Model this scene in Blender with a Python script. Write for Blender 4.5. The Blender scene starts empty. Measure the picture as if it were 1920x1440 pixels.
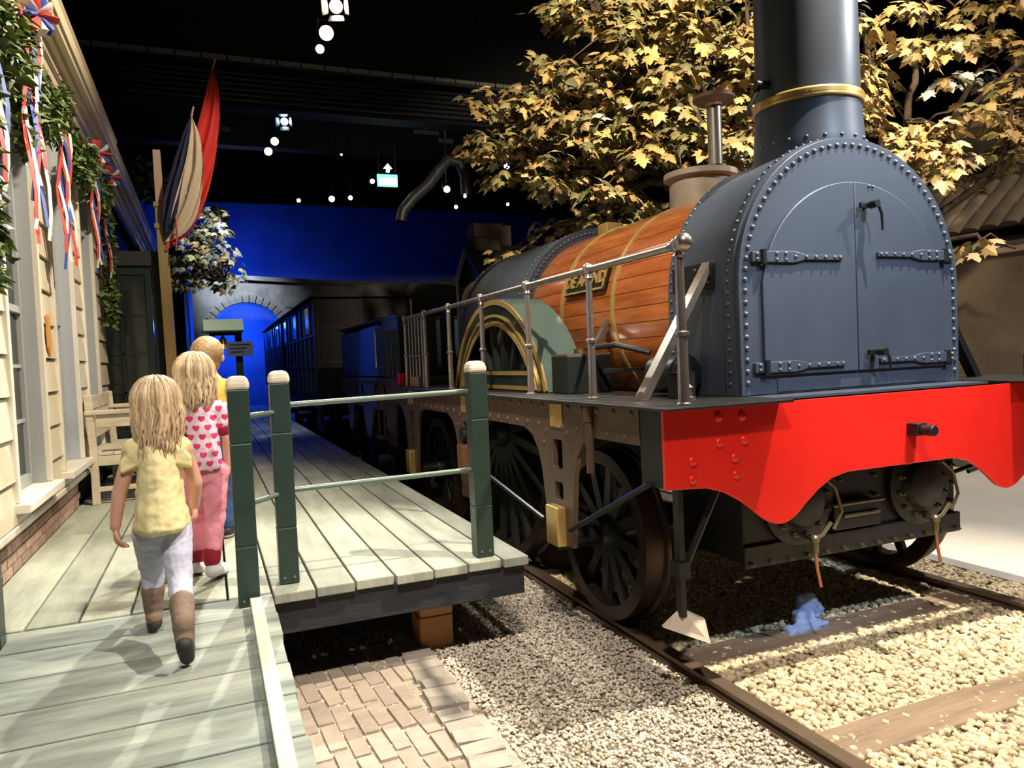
import bpy, bmesh, math, random
import numpy as np
from mathutils import Vector, Matrix, Euler, geometry
random.seed(7); np.random.seed(7)
scn = bpy.context.scene
COL = scn.collection
V = Vector
# ------------------------------------------------------------------ camera
F_PX, CX, CY = 1390.0, 960.0, 720.0
YAW, PITCH, ROLL = math.radians(22.2307), math.radians(-1.9712), math.radians(2.5)
CAM = V((0.0, 0.0, 1.5))
fw = V((math.sin(YAW) * math.cos(PITCH), math.cos(YAW) * math.cos(PITCH), math.sin(PITCH)))
rt = V((math.cos(YAW), -math.sin(YAW), 0.0))
up = rt.cross(fw)
R2 = math.cos(ROLL) * rt - math.sin(ROLL) * up
U2 = math.sin(ROLL) * rt + math.cos(ROLL) * up
cd = bpy.data.cameras.new('camera'); cam = bpy.data.objects.new('camera', cd); COL.objects.link(cam)
cam.matrix_world = Matrix(((R2.x, U2.x, -fw.x, CAM.x), (R2.y, U2.y, -fw.y, CAM.y), (R2.z, U2.z, -fw.z, CAM.z), (0, 0, 0, 1)))
cd.sensor_width = 36.0; cd.lens = 36.0 * F_PX / 1920.0; cd.clip_start = 0.05; cd.clip_end = 200
scn.camera = cam
def ray(px, py): return R2 * ((px - CX) / F_PX) - U2 * ((py - CY) / F_PX) + fw
def ony(px, py, y): d = ray(px, py); return CAM + d * (y / d.y)
def onx(px, py, x): d = ray(px, py); return CAM + d * (x / d.x)
def onz(px, py, z): d = ray(px, py); return CAM + d * ((z - CAM.z) / d.z)
# ------------------------------------------------------------------ world, exposure
w = bpy.data.worlds.new('world'); scn.world = w; w.use_nodes = True
w.node_tree.nodes['Background'].inputs[0].default_value = (0.62, 0.74, 1.0, 1)
w.node_tree.nodes['Background'].inputs[1].default_value = 0.010
vs = scn.view_settings
vs.view_transform = 'Standard'; vs.look = 'None'; vs.exposure = 0.5; vs.gamma = 1.0; vs.use_curve_mapping = False
# lamps of the hall and a few added ones: name, position, aim, watts, cone degrees, blend, colour, lens radius
KEY = [
 ('front', (3.7, 1.72, 5.8), (2.7, 2.4, 0.7), 1900, 66, .5, (1.0, .88, .70), .05),
 ('nose', (3.5, -.7, 4.9), (3.1, 2.9, 1.6), 800, 27, .8, (.66, .83, 1.0), .10),
 ('chimney', (7.6, .6, 5.4), (3.2, 3.05, 3.0), 900, 26, .7, (.95, .97, 1.0), .08),
 ('flag', (1.5, 5.0, 5.6), (-.1, 8.4, 3.4), 420, 26, .8, (1.0, .88, .70), .06),  # added lamp without a fixture, brightens the flags
 ('smalltree', (1.6, 9.6, 5.0), (0, 12.8, 3.2), 420, 30, .8, (1.0, .94, .80), .06),  # added lamp, no fixture, lights the small tree's leaves
 ('bell', (-.2, 8.4, 4.6), (.3, 11, 2.1), 200, 22, .6, (1.0, .97, .85), .05),  # added from the front to brighten the bell roof, no fixture
 ('ground', (.1, -.7, 5.8), (1.9, 2.3, 0.3), 760, 46, .8, (1.0, .88, .78), .12),
 ('ramp', (1.32, 8.0, 5.0), (-.25, 2.4, .45), 1200, 44, .6, (1.0, .97, .84), .035),
 ('deck', (2.6, 6.2, 6.2), (.7, 4.4, .5), 340, 46, .6, (1.0, .97, .80), .05),
 ('house', (1.7, 3.6, 5.8), (-1.0, 5.6, 2.0), 1350, 62, .8, (1.0, .86, .64), .10),
 ('children', (-.3, .2, 4.6), (-.15, 3.6, .9), 430, 46, .8, (1.0, .92, .82), .15),
 ('boiler', (-.1, 2.0, 5.4), (2.5, 4.6, 1.7), 1000, 38, .7, (1.0, .86, .70), .06),
 ('tree', (3.2, 1.5, 6.3), (5.4, 7.0, 3.9), 3000, 60, .7, (1.0, .85, .60), .15),
 ('fartree', (5.4, .8, 5.6), (8.2, 5.8, 3.0), 620, 64, .7, (1.0, .85, .62), .15),
 ('apron', (6.0, 1.6, 5.8), (5.9, 4.2, 0.0), 1000, 62, .6, (1.0, .92, .84), .12),
 ('blue_tender', (.6, 8.3, 4.4), (1.85, 9.0, 1.6), 700, 22, .6, (.02, .10, 1.0), .05),
 ('blue_wall', (.8, 27.6, 6.4), (.6, 31.0, 5.2), 150, 120, .9, (.02, .07, 1.0), .2),
 ('tunnel', (.2, 24.0, 5.6), (1.4, 27.0, 3.4), 800, 70, .9, (.75, .85, 1.0), .1),
 ('platform_end', (.6, 11.5, 5.0), (.4, 13.5, .5), 130, 70, .8, (.55, .70, 1.0), .1),
]
# ------------------------------------------------------------------ mesh helpers
WL = {}
def setp(o, label=None, cat=None, group=None, kind=None):
    if label: o['label'] = label
    if cat: o['category'] = cat
    if group: o['group'] = group
    if kind: o['kind'] = kind
    return o
def place(o, loc, parent):
    WL[o.name] = V(loc)
    if parent is not None:
        o.parent = parent; o.location = V(loc) - WL[parent.name]
    else: o.location = V(loc)
def thing(name, loc, label, cat, group=None, kind=None, parent=None):
    o = bpy.data.objects.new(name, None); COL.objects.link(o); o.empty_display_size = .1
    place(o, loc, parent); return setp(o, label, cat, group, kind)
def mkmesh(name, vs_, fs_, mat, smooth=35, org=(0, 0, 0), midx=None):
    me = bpy.data.meshes.new(name)
    o = V(org)
    me.from_pydata([(v[0] - o.x, v[1] - o.y, v[2] - o.z) for v in vs_], [], fs_)
    if isinstance(mat, (list, tuple)):
        for m in mat: me.materials.append(m)
    else: me.materials.append(mat)
    if midx: me.polygons.foreach_set('material_index', midx)
    bm = bmesh.new(); bm.from_mesh(me); bmesh.ops.recalc_face_normals(bm, faces=bm.faces); bm.to_mesh(me); bm.free()
    if smooth:
        me.polygons.foreach_set('use_smooth', [True] * len(me.polygons))
        if smooth < 180: me.set_sharp_from_angle(angle=math.radians(smooth))
    me.update(); return me
def inst(name, me, loc, parent=None, rot=None, scale=None):
    o = bpy.data.objects.new(name, me); COL.objects.link(o); place(o, loc, parent)
    if rot is not None: o.rotation_euler = rot
    if scale is not None: o.scale = scale
    return o
def frame_to(d):
    d = V(d).normalized(); a = V((0, 0, 1)) if abs(d.z) < .9 else V((1, 0, 0))
    x = d.cross(a).normalized(); return x, d.cross(x).normalized(), d
class MB:
    def __init__(s): s.v = []; s.f = []; s.m = []; s.cur = 0
    def _f(s, fs):
        for f in fs: s.f.append(f); s.m.append(s.cur)
    def box(s, c, d, M=None):
        c = V(c); n = len(s.v); h = [k / 2 for k in d]
        for sx in (-1, 1):
            for sy in (-1, 1):
                for sz in (-1, 1):
                    p = V((sx * h[0], sy * h[1], sz * h[2]))
                    if M is not None: p = M @ p
                    s.v.append(tuple(c + p))
        s._f([tuple(n + i for i in q) for q in ((0, 1, 3, 2), (4, 6, 7, 5), (0, 4, 5, 1), (2, 3, 7, 6), (0, 2, 6, 4), (1, 5, 7, 3))]); return s
    def bb(s, x0, x1, y0, y1, z0, z1): return s.box(((x0 + x1) / 2, (y0 + y1) / 2, (z0 + z1) / 2), (x1 - x0, y1 - y0, z1 - z0))
    def rings(s, rs, cap=True, closed=True):
        n0 = len(s.v); k = len(rs[0])
        for r in rs: s.v.extend(tuple(p) for p in r)
        for i in range(len(rs) - 1):
            a = n0 + i * k; b = a + k
            for j in range(k if closed else k - 1):
                s._f([(a + j, a + (j + 1) % k, b + (j + 1) % k, b + j)])
        if cap and closed:
            s._f([tuple(n0 + j for j in range(k)), tuple(n0 + (len(rs) - 1) * k + j for j in range(k))])
        return s
    def cyl(s, p0, p1, r0, r1=None, n=16, cap=True):
        r1 = r0 if r1 is None else r1; p0, p1 = V(p0), V(p1); x, y, d = frame_to(p1 - p0)
        cs = [(math.cos(2 * math.pi * i / n), math.sin(2 * math.pi * i / n)) for i in range(n)]
        return s.rings([[p0 + x * (a * r0) + y * (b * r0) for a, b in cs], [p1 + x * (a * r1) + y * (b * r1) for a, b in cs]], cap)
    def tube(s, pts, r, n=8, cap=True, flat=1.0, upv=None):
        pts = [V(p) for p in pts]; rs = r if isinstance(r, (list, tuple)) else [r] * len(pts)
        out = []; x = None
        for i, p in enumerate(pts):
            d = (pts[min(i + 1, len(pts) - 1)] - pts[max(i - 1, 0)])
            if d.length < 1e-7: d = V((0, 0, 1))
            d.normalize()
            if x is None:
                x = frame_to(d)[0] if upv is None else V(upv)
            x = (x - d * x.dot(d))
            if x.length < 1e-5: x = frame_to(d)[0]
            x.normalize(); y = d.cross(x)
            out.append([p + x * (math.cos(2 * math.pi * k / n) * rs[i]) + y * (math.sin(2 * math.pi * k / n) * rs[i] * flat) for k in range(n)])
        return s.rings(out, cap)
    def lathe(s, prof, c, axis=(0, 0, 1), n=24, cap=False, a0=0, a1=2 * math.pi):
        x, y, d = frame_to(axis); c = V(c); full = abs(a1 - a0 - 2 * math.pi) < 1e-6
        cnt = n if full else n + 1; out = []
        for r, h in prof:
            out.append([c + d * h + x * (r * math.cos(a0 + (a1 - a0) * k / n)) + y * (r * math.sin(a0 + (a1 - a0) * k / n)) for k in range(cnt)])
        return s.rings(out, cap, full)
    def sph(s, c, r, n=10, m=6, M=None):
        r = r if isinstance(r, (list, tuple)) else (r, r, r); c = V(c); out = []
        for i in range(m + 1):
            t = math.pi * (i if 0 < i < m else (i + (.02 if i == 0 else -.02))) / m; ring = []
            for k in range(n):
                p = V((r[0] * math.sin(t) * math.cos(2 * math.pi * k / n), r[1] * math.sin(t) * math.sin(2 * math.pi * k / n), r[2] * math.cos(t)))
                ring.append(c + (M @ p if M is not None else p))
            out.append(ring)
        return s.rings(out, True)
    def prism(s, poly, plane, a, b, holes=()):
        """poly in 2D; plane 'x': (y,z) extruded along x from a to b; 'y': (x,z); 'z': (x,y)"""
        def P(u, w_, t): return {'x': (t, u, w_), 'y': (u, t, w_), 'z': (u, w_, t)}[plane]
        loops = [list(poly)] + [list(h) for h in holes]
        tris = geometry.tessellate_polygon([[V((p[0], p[1], 0)) for p in lp] for lp in loops])
        flat = [p for lp in loops for p in lp]; n = len(s.v); k = len(flat)
        s.v.extend(P(p[0], p[1], a) for p in flat); s.v.extend(P(p[0], p[1], b) for p in flat)
        s._f([tuple(n + i for i in t) for t in tris] + [tuple(n + k + i for i in t) for t in tris])
        o = 0
        for lp in loops:
            L = len(lp)
            s._f([(n + o + i, n + o + (i + 1) % L, n + k + o + (i + 1) % L, n + k + o + i) for i in range(L)]); o += L
        return s
    def bounds(s):
        a = np.array(s.v); return a.min(0), a.max(0)
    def build(s, name, mat, parent=None, smooth=35, base=False, bevel=0, org=None):
        lo, hi = s.bounds()
        if org is None: org = ((lo[0] + hi[0]) / 2, (lo[1] + hi[1]) / 2, lo[2] if base else (lo[2] + hi[2]) / 2)
        me = mkmesh(name, s.v, s.f, mat, smooth, org, s.m if isinstance(mat, (list, tuple)) else None)
        o = inst(name, me, org, parent)
        if bevel:
            b = o.modifiers.new('bevel', 'BEVEL'); b.width = bevel; b.segments = 2; b.limit_method = 'ANGLE'; b.angle_limit = math.radians(40)
        return o
# ------------------------------------------------------------------ materials
def lin(r, g, b):
    f = lambda c: (c / 255 / 12.92) if c / 255 <= .04045 else ((c / 255 + .055) / 1.055) ** 2.4
    return (f(r), f(g), f(b))
def mat(name, col, rough=.6, metal=0.0, col2=None, scale=6.0, stretch=(1, 1, 1), bump=0.0, bscale=None, island=0.0, coat=0.0, emit=0.0, trans=0.0, spec=.5, detail=4, lo=.35, hi=.65, rvar=0.0, rnd_obj=0.0):
    m = bpy.data.materials.new(name); m.use_nodes = True; nt = m.node_tree; N = nt.nodes; L = nt.links
    b = N['Principled BSDF']
    b.inputs['Roughness'].default_value = rough; b.inputs['Metallic'].default_value = metal
    b.inputs['Coat Weight'].default_value = coat; b.inputs['Coat Roughness'].default_value = .12
    b.inputs['Specular IOR Level'].default_value = spec
    b.inputs['Transmission Weight'].default_value = trans
    out = None
    tc = N.new('ShaderNodeTexCoord'); mp = N.new('ShaderNodeMapping'); mp.inputs['Scale'].default_value = stretch
    L.new(tc.outputs['Object'], mp.inputs['Vector'])
    oi = None
    if rnd_obj:
        oi = N.new('ShaderNodeObjectInfo'); ad = N.new('ShaderNodeVectorMath'); ad.operation = 'ADD'
        cm = N.new('ShaderNodeVectorMath'); cm.operation = 'SCALE'; cm.inputs[0].default_value = (13.1, 7.7, 5.3)
        L.new(oi.outputs['Random'], cm.inputs['Scale']); L.new(tc.outputs['Object'], ad.inputs[0]); L.new(cm.outputs[0], ad.inputs[1]); L.new(ad.outputs[0], mp.inputs['Vector'])
    if col2 is not None:
        nz = N.new('ShaderNodeTexNoise'); nz.inputs['Scale'].default_value = scale; nz.inputs['Detail'].default_value = detail; nz.inputs['Roughness'].default_value = .62
        L.new(mp.outputs[0], nz.inputs['Vector'])
        rp = N.new('ShaderNodeMapRange'); rp.inputs['From Min'].default_value = lo; rp.inputs['From Max'].default_value = hi
        L.new(nz.outputs['Fac'], rp.inputs['Value'])
        mx = N.new('ShaderNodeMix'); mx.data_type = 'RGBA'; mx.inputs[6].default_value = (*col, 1); mx.inputs[7].default_value = (*col2, 1)
        L.new(rp.outputs[0], mx.inputs[0]); out = mx.outputs[2]
        if rvar:
            r2 = N.new('ShaderNodeMapRange'); r2.inputs['To Min'].default_value = rough - rvar; r2.inputs['To Max'].default_value = rough + rvar
            L.new(nz.outputs['Fac'], r2.inputs['Value']); L.new(r2.outputs[0], b.inputs['Roughness'])
    if island or rnd_obj:
        if out is None:
            rg = N.new('ShaderNodeRGB'); rg.outputs[0].default_value = (*col, 1); out = rg.outputs[0]
        hs = N.new('ShaderNodeHueSaturation')
        mr = N.new('ShaderNodeMapRange'); k = island or rnd_obj
        mr.inputs['To Min'].default_value = 1 - k; mr.inputs['To Max'].default_value = 1 + k
        if island: g = N.new('ShaderNodeNewGeometry'); L.new(g.outputs['Random Per Island'], mr.inputs['Value'])
        else: L.new(oi.outputs['Random'], mr.inputs['Value'])
        L.new(mr.outputs[0], hs.inputs['Value']); L.new(out, hs.inputs['Color']); out = hs.outputs[0]
    if out is not None: L.new(out, b.inputs['Base Color'])
    else: b.inputs['Base Color'].default_value = (*col, 1)
    if bump:
        n2 = N.new('ShaderNodeTexNoise'); n2.inputs['Scale'].default_value = bscale or scale * 4; n2.inputs['Detail'].default_value = 5
        L.new(mp.outputs[0], n2.inputs['Vector'])
        bp = N.new('ShaderNodeBump'); bp.inputs['Strength'].default_value = bump; bp.inputs['Distance'].default_value = .01
        L.new(n2.outputs['Fac'], bp.inputs['Height']); L.new(bp.outputs[0], b.inputs['Normal'])
    if emit:
        b.inputs['Emission Color'].default_value = (*col, 1); b.inputs['Emission Strength'].default_value = emit
    return m
M = {}
M['plank'] = mat('weathered_deck_wood', (.37, .385, .30), .75, col2=(.21, .225, .19), scale=2.2, stretch=(3.5, .7, 1), bump=.35, bscale=14, rnd_obj=.14, lo=.3, hi=.7)
M['rplank'] = mat('weathered_ramp_wood', (.35, .38, .325), .7, col2=(.145, .175, .16), scale=2.4, stretch=(.8, 4.5, 1), bump=.4, bscale=14, rnd_obj=.16, lo=.32, hi=.66)
M['kerb'] = mat('pale_green_kerb_paint', (.48, .54, .44), .6, col2=(.40, .45, .37), scale=5, stretch=(6, 1, 6), bump=.1)
M['blackwood'] = mat('tarred_wood', (.012, .013, .018), .65, col2=(.022, .024, .03), scale=5, stretch=(1, 6, 6), bump=.3)
M['block'] = mat('fresh_cut_timber', (.62, .33, .13), .7, col2=(.44, .21, .07), scale=7, stretch=(1, 1, 5), bump=.4)
M['green'] = mat('dark_green_post_paint', (.016, .036, .027), .42, col2=(.013, .030, .022), scale=8, bump=.05, coat=.15)
M['cap'] = mat('cream_cap', (.66, .58, .47), .6, col2=(.58, .50, .40), scale=9)
M['tubegrey'] = mat('painted_tube', (.16, .21, .18), .35, metal=.5)
M['gravelbed'] = mat('gravel_bed', (.30, .25, .17), .95, col2=(.17, .14, .10), scale=22, bump=.9, bscale=70)
M['pebble'] = mat('cream_pebbles', (.66, .55, .36), .85, island=.42)
M['fines'] = mat('pale_pebbles', (.66, .58, .47), .9, island=.3)
M['brickp'] = mat('worn_paving_brick', (.42, .345, .275), .85, col2=(.35, .285, .225), scale=9, bump=.5, bscale=30, rnd_obj=.16)
M['mortar'] = mat('sandy_joint', (.50, .425, .335), .95, col2=(.38, .32, .26), scale=40, bump=.8, bscale=90)
M['kerbstone'] = mat('kerb_stone', (.41, .36, .30), .85, col2=(.32, .28, .235), scale=8, bump=.5, rnd_obj=.14)
M['concrete'] = mat('pale_concrete', (.56, .53, .47), .7, col2=(.50, .47, .42), scale=2, bump=.05)
M['rail'] = mat('worn_rail_steel', (.105, .070, .045), .5, metal=.35, col2=(.17, .125, .085), scale=7, stretch=(1, .25, 1), bump=.25)
M['sleeper'] = mat('old_sleeper_wood', (.34, .25, .17), .85, col2=(.22, .16, .11), scale=4, stretch=(.6, 6, 6), bump=.5)
M['iron'] = mat('blue_black_iron', (.058, .072, .100), .42, metal=.15, col2=(.046, .058, .082), scale=3.2, bump=.06, bscale=10, rvar=.08, detail=6)
M['dkiron'] = mat('black_iron', (.009, .0095, .010), .42, metal=.2, col2=(.015, .015, .015), scale=9, bump=.12)
M['rivet'] = mat('rivet_iron', (.10, .115, .14), .32, metal=.35)
M['oilbolt'] = mat('oily_bolt', (.16, .14, .08), .35, metal=.6)
M['frame'] = mat('brown_frame_paint', (.092, .056, .036), .42, col2=(.078, .047, .030), scale=6, coat=.15)
M['red'] = mat('buffer_red', (.78, .018, .010), .38, col2=(.70, .014, .008), scale=3, coat=.25)
M['steel'] = mat('polished_steel', (.42, .38, .34), .30, metal=.85, col2=(.30, .27, .24), scale=14, stretch=(1, 1, 1), rvar=.1)
M['brass'] = mat('brass', (.66, .47, .17), .32, metal=.55, col2=(.50, .34, .11), scale=10)
M['wood'] = mat('varnished_mahogany', (.50, .155, .040), .24, col2=(.30, .080, .020), scale=2.6, stretch=(6, .7, 6), coat=.55, bump=.06, bscale=12, rnd_obj=.22)
M['splash'] = mat('grey_green_enamel', (.105, .155, .135), .22, coat=.6)
M['dkgreen'] = mat('dark_green_enamel', (.012, .026, .020), .3, coat=.4)
M['tyre'] = mat('oily_tyre', (.050, .035, .026), .35, metal=.55, col2=(.028, .020, .015), scale=14)
M['spoke'] = mat('dark_green_spoke', (.012, .017, .015), .4)
M['siding'] = mat('cream_siding', (.62, .55, .42), .6, col2=(.57, .50, .38), scale=3, stretch=(1, .4, 4), bump=.1, rnd_obj=.05)
M['casing'] = mat('white_casing', (.66, .61, .52), .55, col2=(.60, .55, .47), scale=4)
M['reveal'] = mat('grey_blue_reveal', (.34, .36, .38), .5)
M['glass'] = mat('dim_window_glass', (.020, .024, .024), .08, spec=.6)
M['cornice'] = mat('cream_cornice', (.60, .50, .34), .55, col2=(.54, .45, .30), scale=3, stretch=(1, .3, 1))
M['hbrick'] = mat('house_brick', (.40, .27, .21), .9, col2=(.29, .18, .14), scale=14, bump=.5, rnd_obj=.22)
M['hmortar'] = mat('pale_mortar', (.46, .40, .34), .95)
M['ivy'] = mat('ivy_leaf', (.055, .095, .022), .55, island=.5)
M['ivy2'] = mat('ivy_leaf_pale', (.15, .19, .04), .55, island=.4)
M['ribr'] = mat('ribbon_red', (.56, .045, .035), .7); M['ribw'] = mat('ribbon_white', (.70, .64, .62), .7); M['ribb'] = mat('ribbon_blue', (.035, .075, .36), .7)
M['flagr'] = mat('flag_red', (.62, .026, .018), .75, col2=(.52, .02, .014), scale=5); M['flagw'] = mat('flag_cream', (.62, .50, .36), .8); M['flagb'] = mat('flag_navy', (.018, .022, .060), .8)
M['pink'] = mat('pink_streamer', (.62, .16, .15), .8)
M['ochre'] = mat('ochre_post_paint', (.30, .205, .070), .55, col2=(.25, .17, .055), scale=5, stretch=(6, 6, .6))
M['pinkwood'] = mat('pale_pink_post_tip', (.42, .27, .20), .65)
M['bench'] = mat('worn_white_bench', (.58, .51, .39), .65, col2=(.40, .33, .23), scale=6, stretch=(1, 1, 3), bump=.25, lo=.45, hi=.8)
M['dkpaint'] = mat('black_green_paint', (.009, .012, .010), .6)
M['darkwall'] = mat('dark_wall', (.018, .020, .024), .85, col2=(.012, .013, .016), scale=2)
M['hall'] = mat('black_hall_paint', (.006, .006, .008), .9)
M['bluewall'] = mat('blue_lit_wall', (.10, .12, .20), .9, col2=(.06, .075, .13), scale=.6)  # blue light on the back wall is put into the base colour too
M['stonew'] = mat('tunnel_stone', (.20, .20, .19), .9, col2=(.12, .12, .12), scale=2.5, bump=.5, bscale=12)
M['coach'] = mat('dark_carriage_varnish', (.010, .0055, .004), .65)
M['coachtrim'] = mat('carriage_moulding', (.022, .013, .009), .6)
M['coach2'] = mat('orange_lit_brown', (.14, .060, .024), .45)  # orange light on the last carriage, put into its base colour
M['tank'] = mat('tender_enamel', (.055, .085, .11), .25, coat=.5)
M['barn'] = mat('brown_plaster', (.17, .128, .085), .9, col2=(.11, .082, .055), scale=1.6, bump=.3)
M['coping'] = mat('pinkish_coping', (.36, .25, .20), .8)
M['tile'] = mat('clay_roof_tile', (.105, .066, .046), .8, rnd_obj=.25)
M['tiles2'] = mat('grey_roof_tile', (.19, .155, .115), .8, rnd_obj=.25)
M['gable'] = mat('gable_boards', (.24, .17, .14), .8, col2=(.19, .13, .10), scale=5, stretch=(6, 1, .5))
M['bark'] = mat('bark', (.085, .055, .034), .9, col2=(.045, .03, .02), scale=9, stretch=(2, 2, .6), bump=.8)
LEAFC = [(.40, .26, .095), (.28, .20, .075), (.20, .18, .07), (.50, .34, .17), (.12, .12, .055), (.38, .35, .12), (.40, .44, .42)]  # last tone has blue-white light painted into the leaf
for i, c in enumerate(LEAFC): M['leaf%d' % i] = mat('maple_leaf_tone_%d' % i, c, .6, island=.3)
LEAFM = [M['leaf%d' % i] for i in range(7)]
M['lampblack'] = mat('lamp_housing', (.012, .012, .014), .4, metal=.4)
M['lampsil'] = mat('lamp_barn_doors', (.30, .28, .26), .35, metal=.6)
M['lens_w'] = mat('lit_lens_warm', (1, .82, .60), .3, emit=34); M['lens_b'] = mat('lit_lens_cool', (.45, .70, 1), .3, emit=12); M['lens_v'] = mat('lit_lens_violet', (.22, .12, 1), .3, emit=14)
M['exitg'] = mat('exit_sign_green', (.10, .75, .52), .4, emit=2.6); M['exitw'] = mat('exit_sign_white', (.95, 1, .97), .4, emit=9)
M['skin'] = mat('skin', (.66, .36, .26), .5, col2=(.60, .30, .21), scale=9); M['skin'].node_tree.nodes['Principled BSDF'].inputs['Subsurface Weight'].default_value = .08
M['hair'] = mat('blond_hair', (.80, .60, .36), .40, island=.34, col2=(.46, .31, .18), scale=9, stretch=(5, 5, .7))
M['hair2'] = mat('short_blond_hair', (.47, .33, .17), .5, col2=(.33, .22, .11), scale=26, bump=.4, bscale=60)
M['yshirt'] = mat('pale_yellow_cotton', (.80, .70, .37), .85, col2=(.74, .64, .32), scale=8, bump=.35, bscale=14)
M['yshirt2'] = mat('yellow_shirt', (.74, .53, .14), .85, bump=.3, bscale=14, col2=(.68, .48, .12), scale=6)
M['lilac'] = mat('pale_lilac_leggings', (.52, .52, .66), .75, col2=(.46, .46, .60), scale=9, bump=.25, bscale=16)
M['pinkt'] = mat('pink_trousers', (.78, .28, .35), .8, col2=(.70, .23, .30), scale=7, bump=.35, bscale=16)
M['jeans'] = mat('blue_jeans', (.035, .10, .26), .8, col2=(.025, .07, .2), scale=12, bump=.3, bscale=30)
M['boot'] = mat('taupe_suede', (.205, .140, .100), .85, col2=(.15, .10, .07), scale=12, bump=.3)
M['sole'] = mat('dark_sole', (.02, .02, .02), .7); M['white'] = mat('white_leather', (.70, .70, .74), .5); M['sock'] = mat('crimson_sock', (.30, .008, .03), .85)
M['shoe'] = mat('black_trainer', (.02, .022, .028), .6); M['eye'] = mat('eye_dark', (.02, .015, .01), .2); M['lip'] = mat('lip', (.5, .16, .14), .5)
M['rag'] = mat('blue_cloth', (.34, .46, .80), .85, col2=(.28, .38, .70), scale=12); M['copper'] = mat('copper_pipe', (.55, .23, .11), .35, metal=.8)
M['bellroof'] = mat('pale_green_roof_board', (.40, .50, .38), .6); M['signgrey'] = mat('grey_notice_board', (.10, .13, .19), .7)
M['orange'] = mat('orange_wooden_tag', (.62, .26, .06), .6)
M['barn2'] = mat('dim_farmhouse_boards', (.070, .062, .052), .9, col2=(.045, .040, .034), scale=3, stretch=(1, .3, 3))
M['domepaint'] = mat('tan_dome_paint', (.22, .185, .135), .5, col2=(.16, .13, .09), scale=6)
M['boxblack'] = mat('black_box_enamel', (.004, .007, .006), .45)
M['barrel'] = mat('backhead_tan', (.36, .22, .13), .5)
M['trayw'] = mat('pale_beige_tray', (.30, .29, .26), .7)  # one even beige for the tray and the ceiling panels
M['duct'] = mat('grey_duct', (.05, .055, .06), .45, metal=.4)
M['ceilpanel'] = mat('ribbed_metal_panel', (.06, .068, .078), .28, metal=.6)
def heart_mat():
    m = bpy.data.materials.new('heart_print_cotton'); m.use_nodes = True; nt = m.node_tree; N = nt.nodes; L = nt.links; b = N['Principled BSDF']
    b.inputs['Roughness'].default_value = .85
    tc = N.new('ShaderNodeTexCoord'); sp = N.new('ShaderNodeSeparateXYZ'); L.new(tc.outputs['Object'], sp.inputs[0])
    def mt(op, a, c=None, d=None):
        n = N.new('ShaderNodeMath'); n.operation = op
        for i, q in enumerate((a, c, d)):
            if q is None: continue
            if isinstance(q, (int, float)): n.inputs[i].default_value = q
            else: L.new(q, n.inputs[i])
        return n.outputs[0]
    P_ = .052
    row = mt('DIVIDE', sp.outputs['Z'], P_ * .82)
    fl = mt('FLOOR', row); par = mt('MODULO', mt('ABSOLUTE', fl), 2.0)
    u = mt('ADD', mt('DIVIDE', sp.outputs['X'], P_), mt('MULTIPLY', par, .5))
    x = mt('MULTIPLY', mt('SUBTRACT', mt('FRACT', u), .5), 3.7)
    y = mt('ADD', mt('MULTIPLY', mt('SUBTRACT', mt('FRACT', row), .5), 3.2), -.1)
    x2 = mt('MULTIPLY', x, x); y2 = mt('MULTIPLY', y, y); q = mt('SUBTRACT', mt('ADD', x2, y2), 1.0)
    h = mt('SUBTRACT', mt('MULTIPLY', mt('MULTIPLY', q, q), q), mt('MULTIPLY', x2, mt('MULTIPLY', y2, y)))
    ins = mt('LESS_THAN', h, 0.0)
    mx = N.new('ShaderNodeMix'); mx.data_type = 'RGBA'; mx.inputs[6].default_value = (.74, .58, .66, 1); mx.inputs[7].default_value = (.66, .035, .16, 1)
    L.new(ins, mx.inputs[0]); L.new(mx.outputs[2], b.inputs['Base Color'])
    return m
M['heart'] = heart_mat()
# ================================================================== the hall
GZ = 0.0; DZ = 0.5; XC = 3.03
setp(MB().bb(-8, 22, -6, 40, -.2, -.012).build('floor', M['gravelbed'], None), kind='structure')
FLOOR = bpy.data.objects['floor']
setp(MB().bb(4.47, 8.0, -4, 30, -.1, .012).build('floor', M['concrete'], None), kind='structure')
setp(MB().bb(-8, 22, 31.0, 31.3, -.2, 9).build('wall_back', M['bluewall'], None), kind='structure')
setp(MB().bb(-8, 22, -6, 40, 8.3, 8.6).build('ceiling', M['hall'], None), kind='structure')
setp(MB().bb(-8.3, -8, -6, 40, -.2, 9).build('wall_left', M['hall'], None), kind='structure')
setp(MB().bb(-7.9, 21.9, 20.0, 20.2, 5.75, 8.299).build('wall_upper', M['hall'], None), kind='structure')
setp(MB().bb(22, 22.3, -6, 40, -.2, 9).build('wall_right', M['hall'], None), kind='structure')
# ------------------------------------------------------------------ platform
PX = [-.985, -.738, -.547, -.355, -.165, .027, .213, .401, .581, .767, .955, 1.132, 1.313, 1.455]
plat = thing('wooden_platform', (.2, 9, GZ), 'weathered grey plank platform with black fascia running alongside the train', 'platform')
for i in range(len(PX) - 1):
    x0, x1 = PX[i] + .005, PX[i + 1] - .005
    if i < 6: ys, ye = 3.475, [8.4, 7.5, 6.3, 9.1, 7.2, 8.2][i]
    else: ys, ye = 3.425 + .01 * (i % 3), [9.4, 7.8, 8.9, 10.1, 8.2, 9.6, 7.4][i - 6]
    brk = [ys, ye, ye + 4.4, ye + 8.9, 22.0]
    if i == 0: brk = [ys, 4.9 + .5, 9.5, 14.0, 22.0]
    for a, b in zip(brk[:-1], brk[1:]):
        t = .045 if i >= 6 else .04
        z = random.uniform(-.0015, .0015)
        MB().bb(x0, x1, a, b - .005, DZ - t + z, DZ + z).build('plank', M['plank'], plat, smooth=0, bevel=.005)
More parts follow.
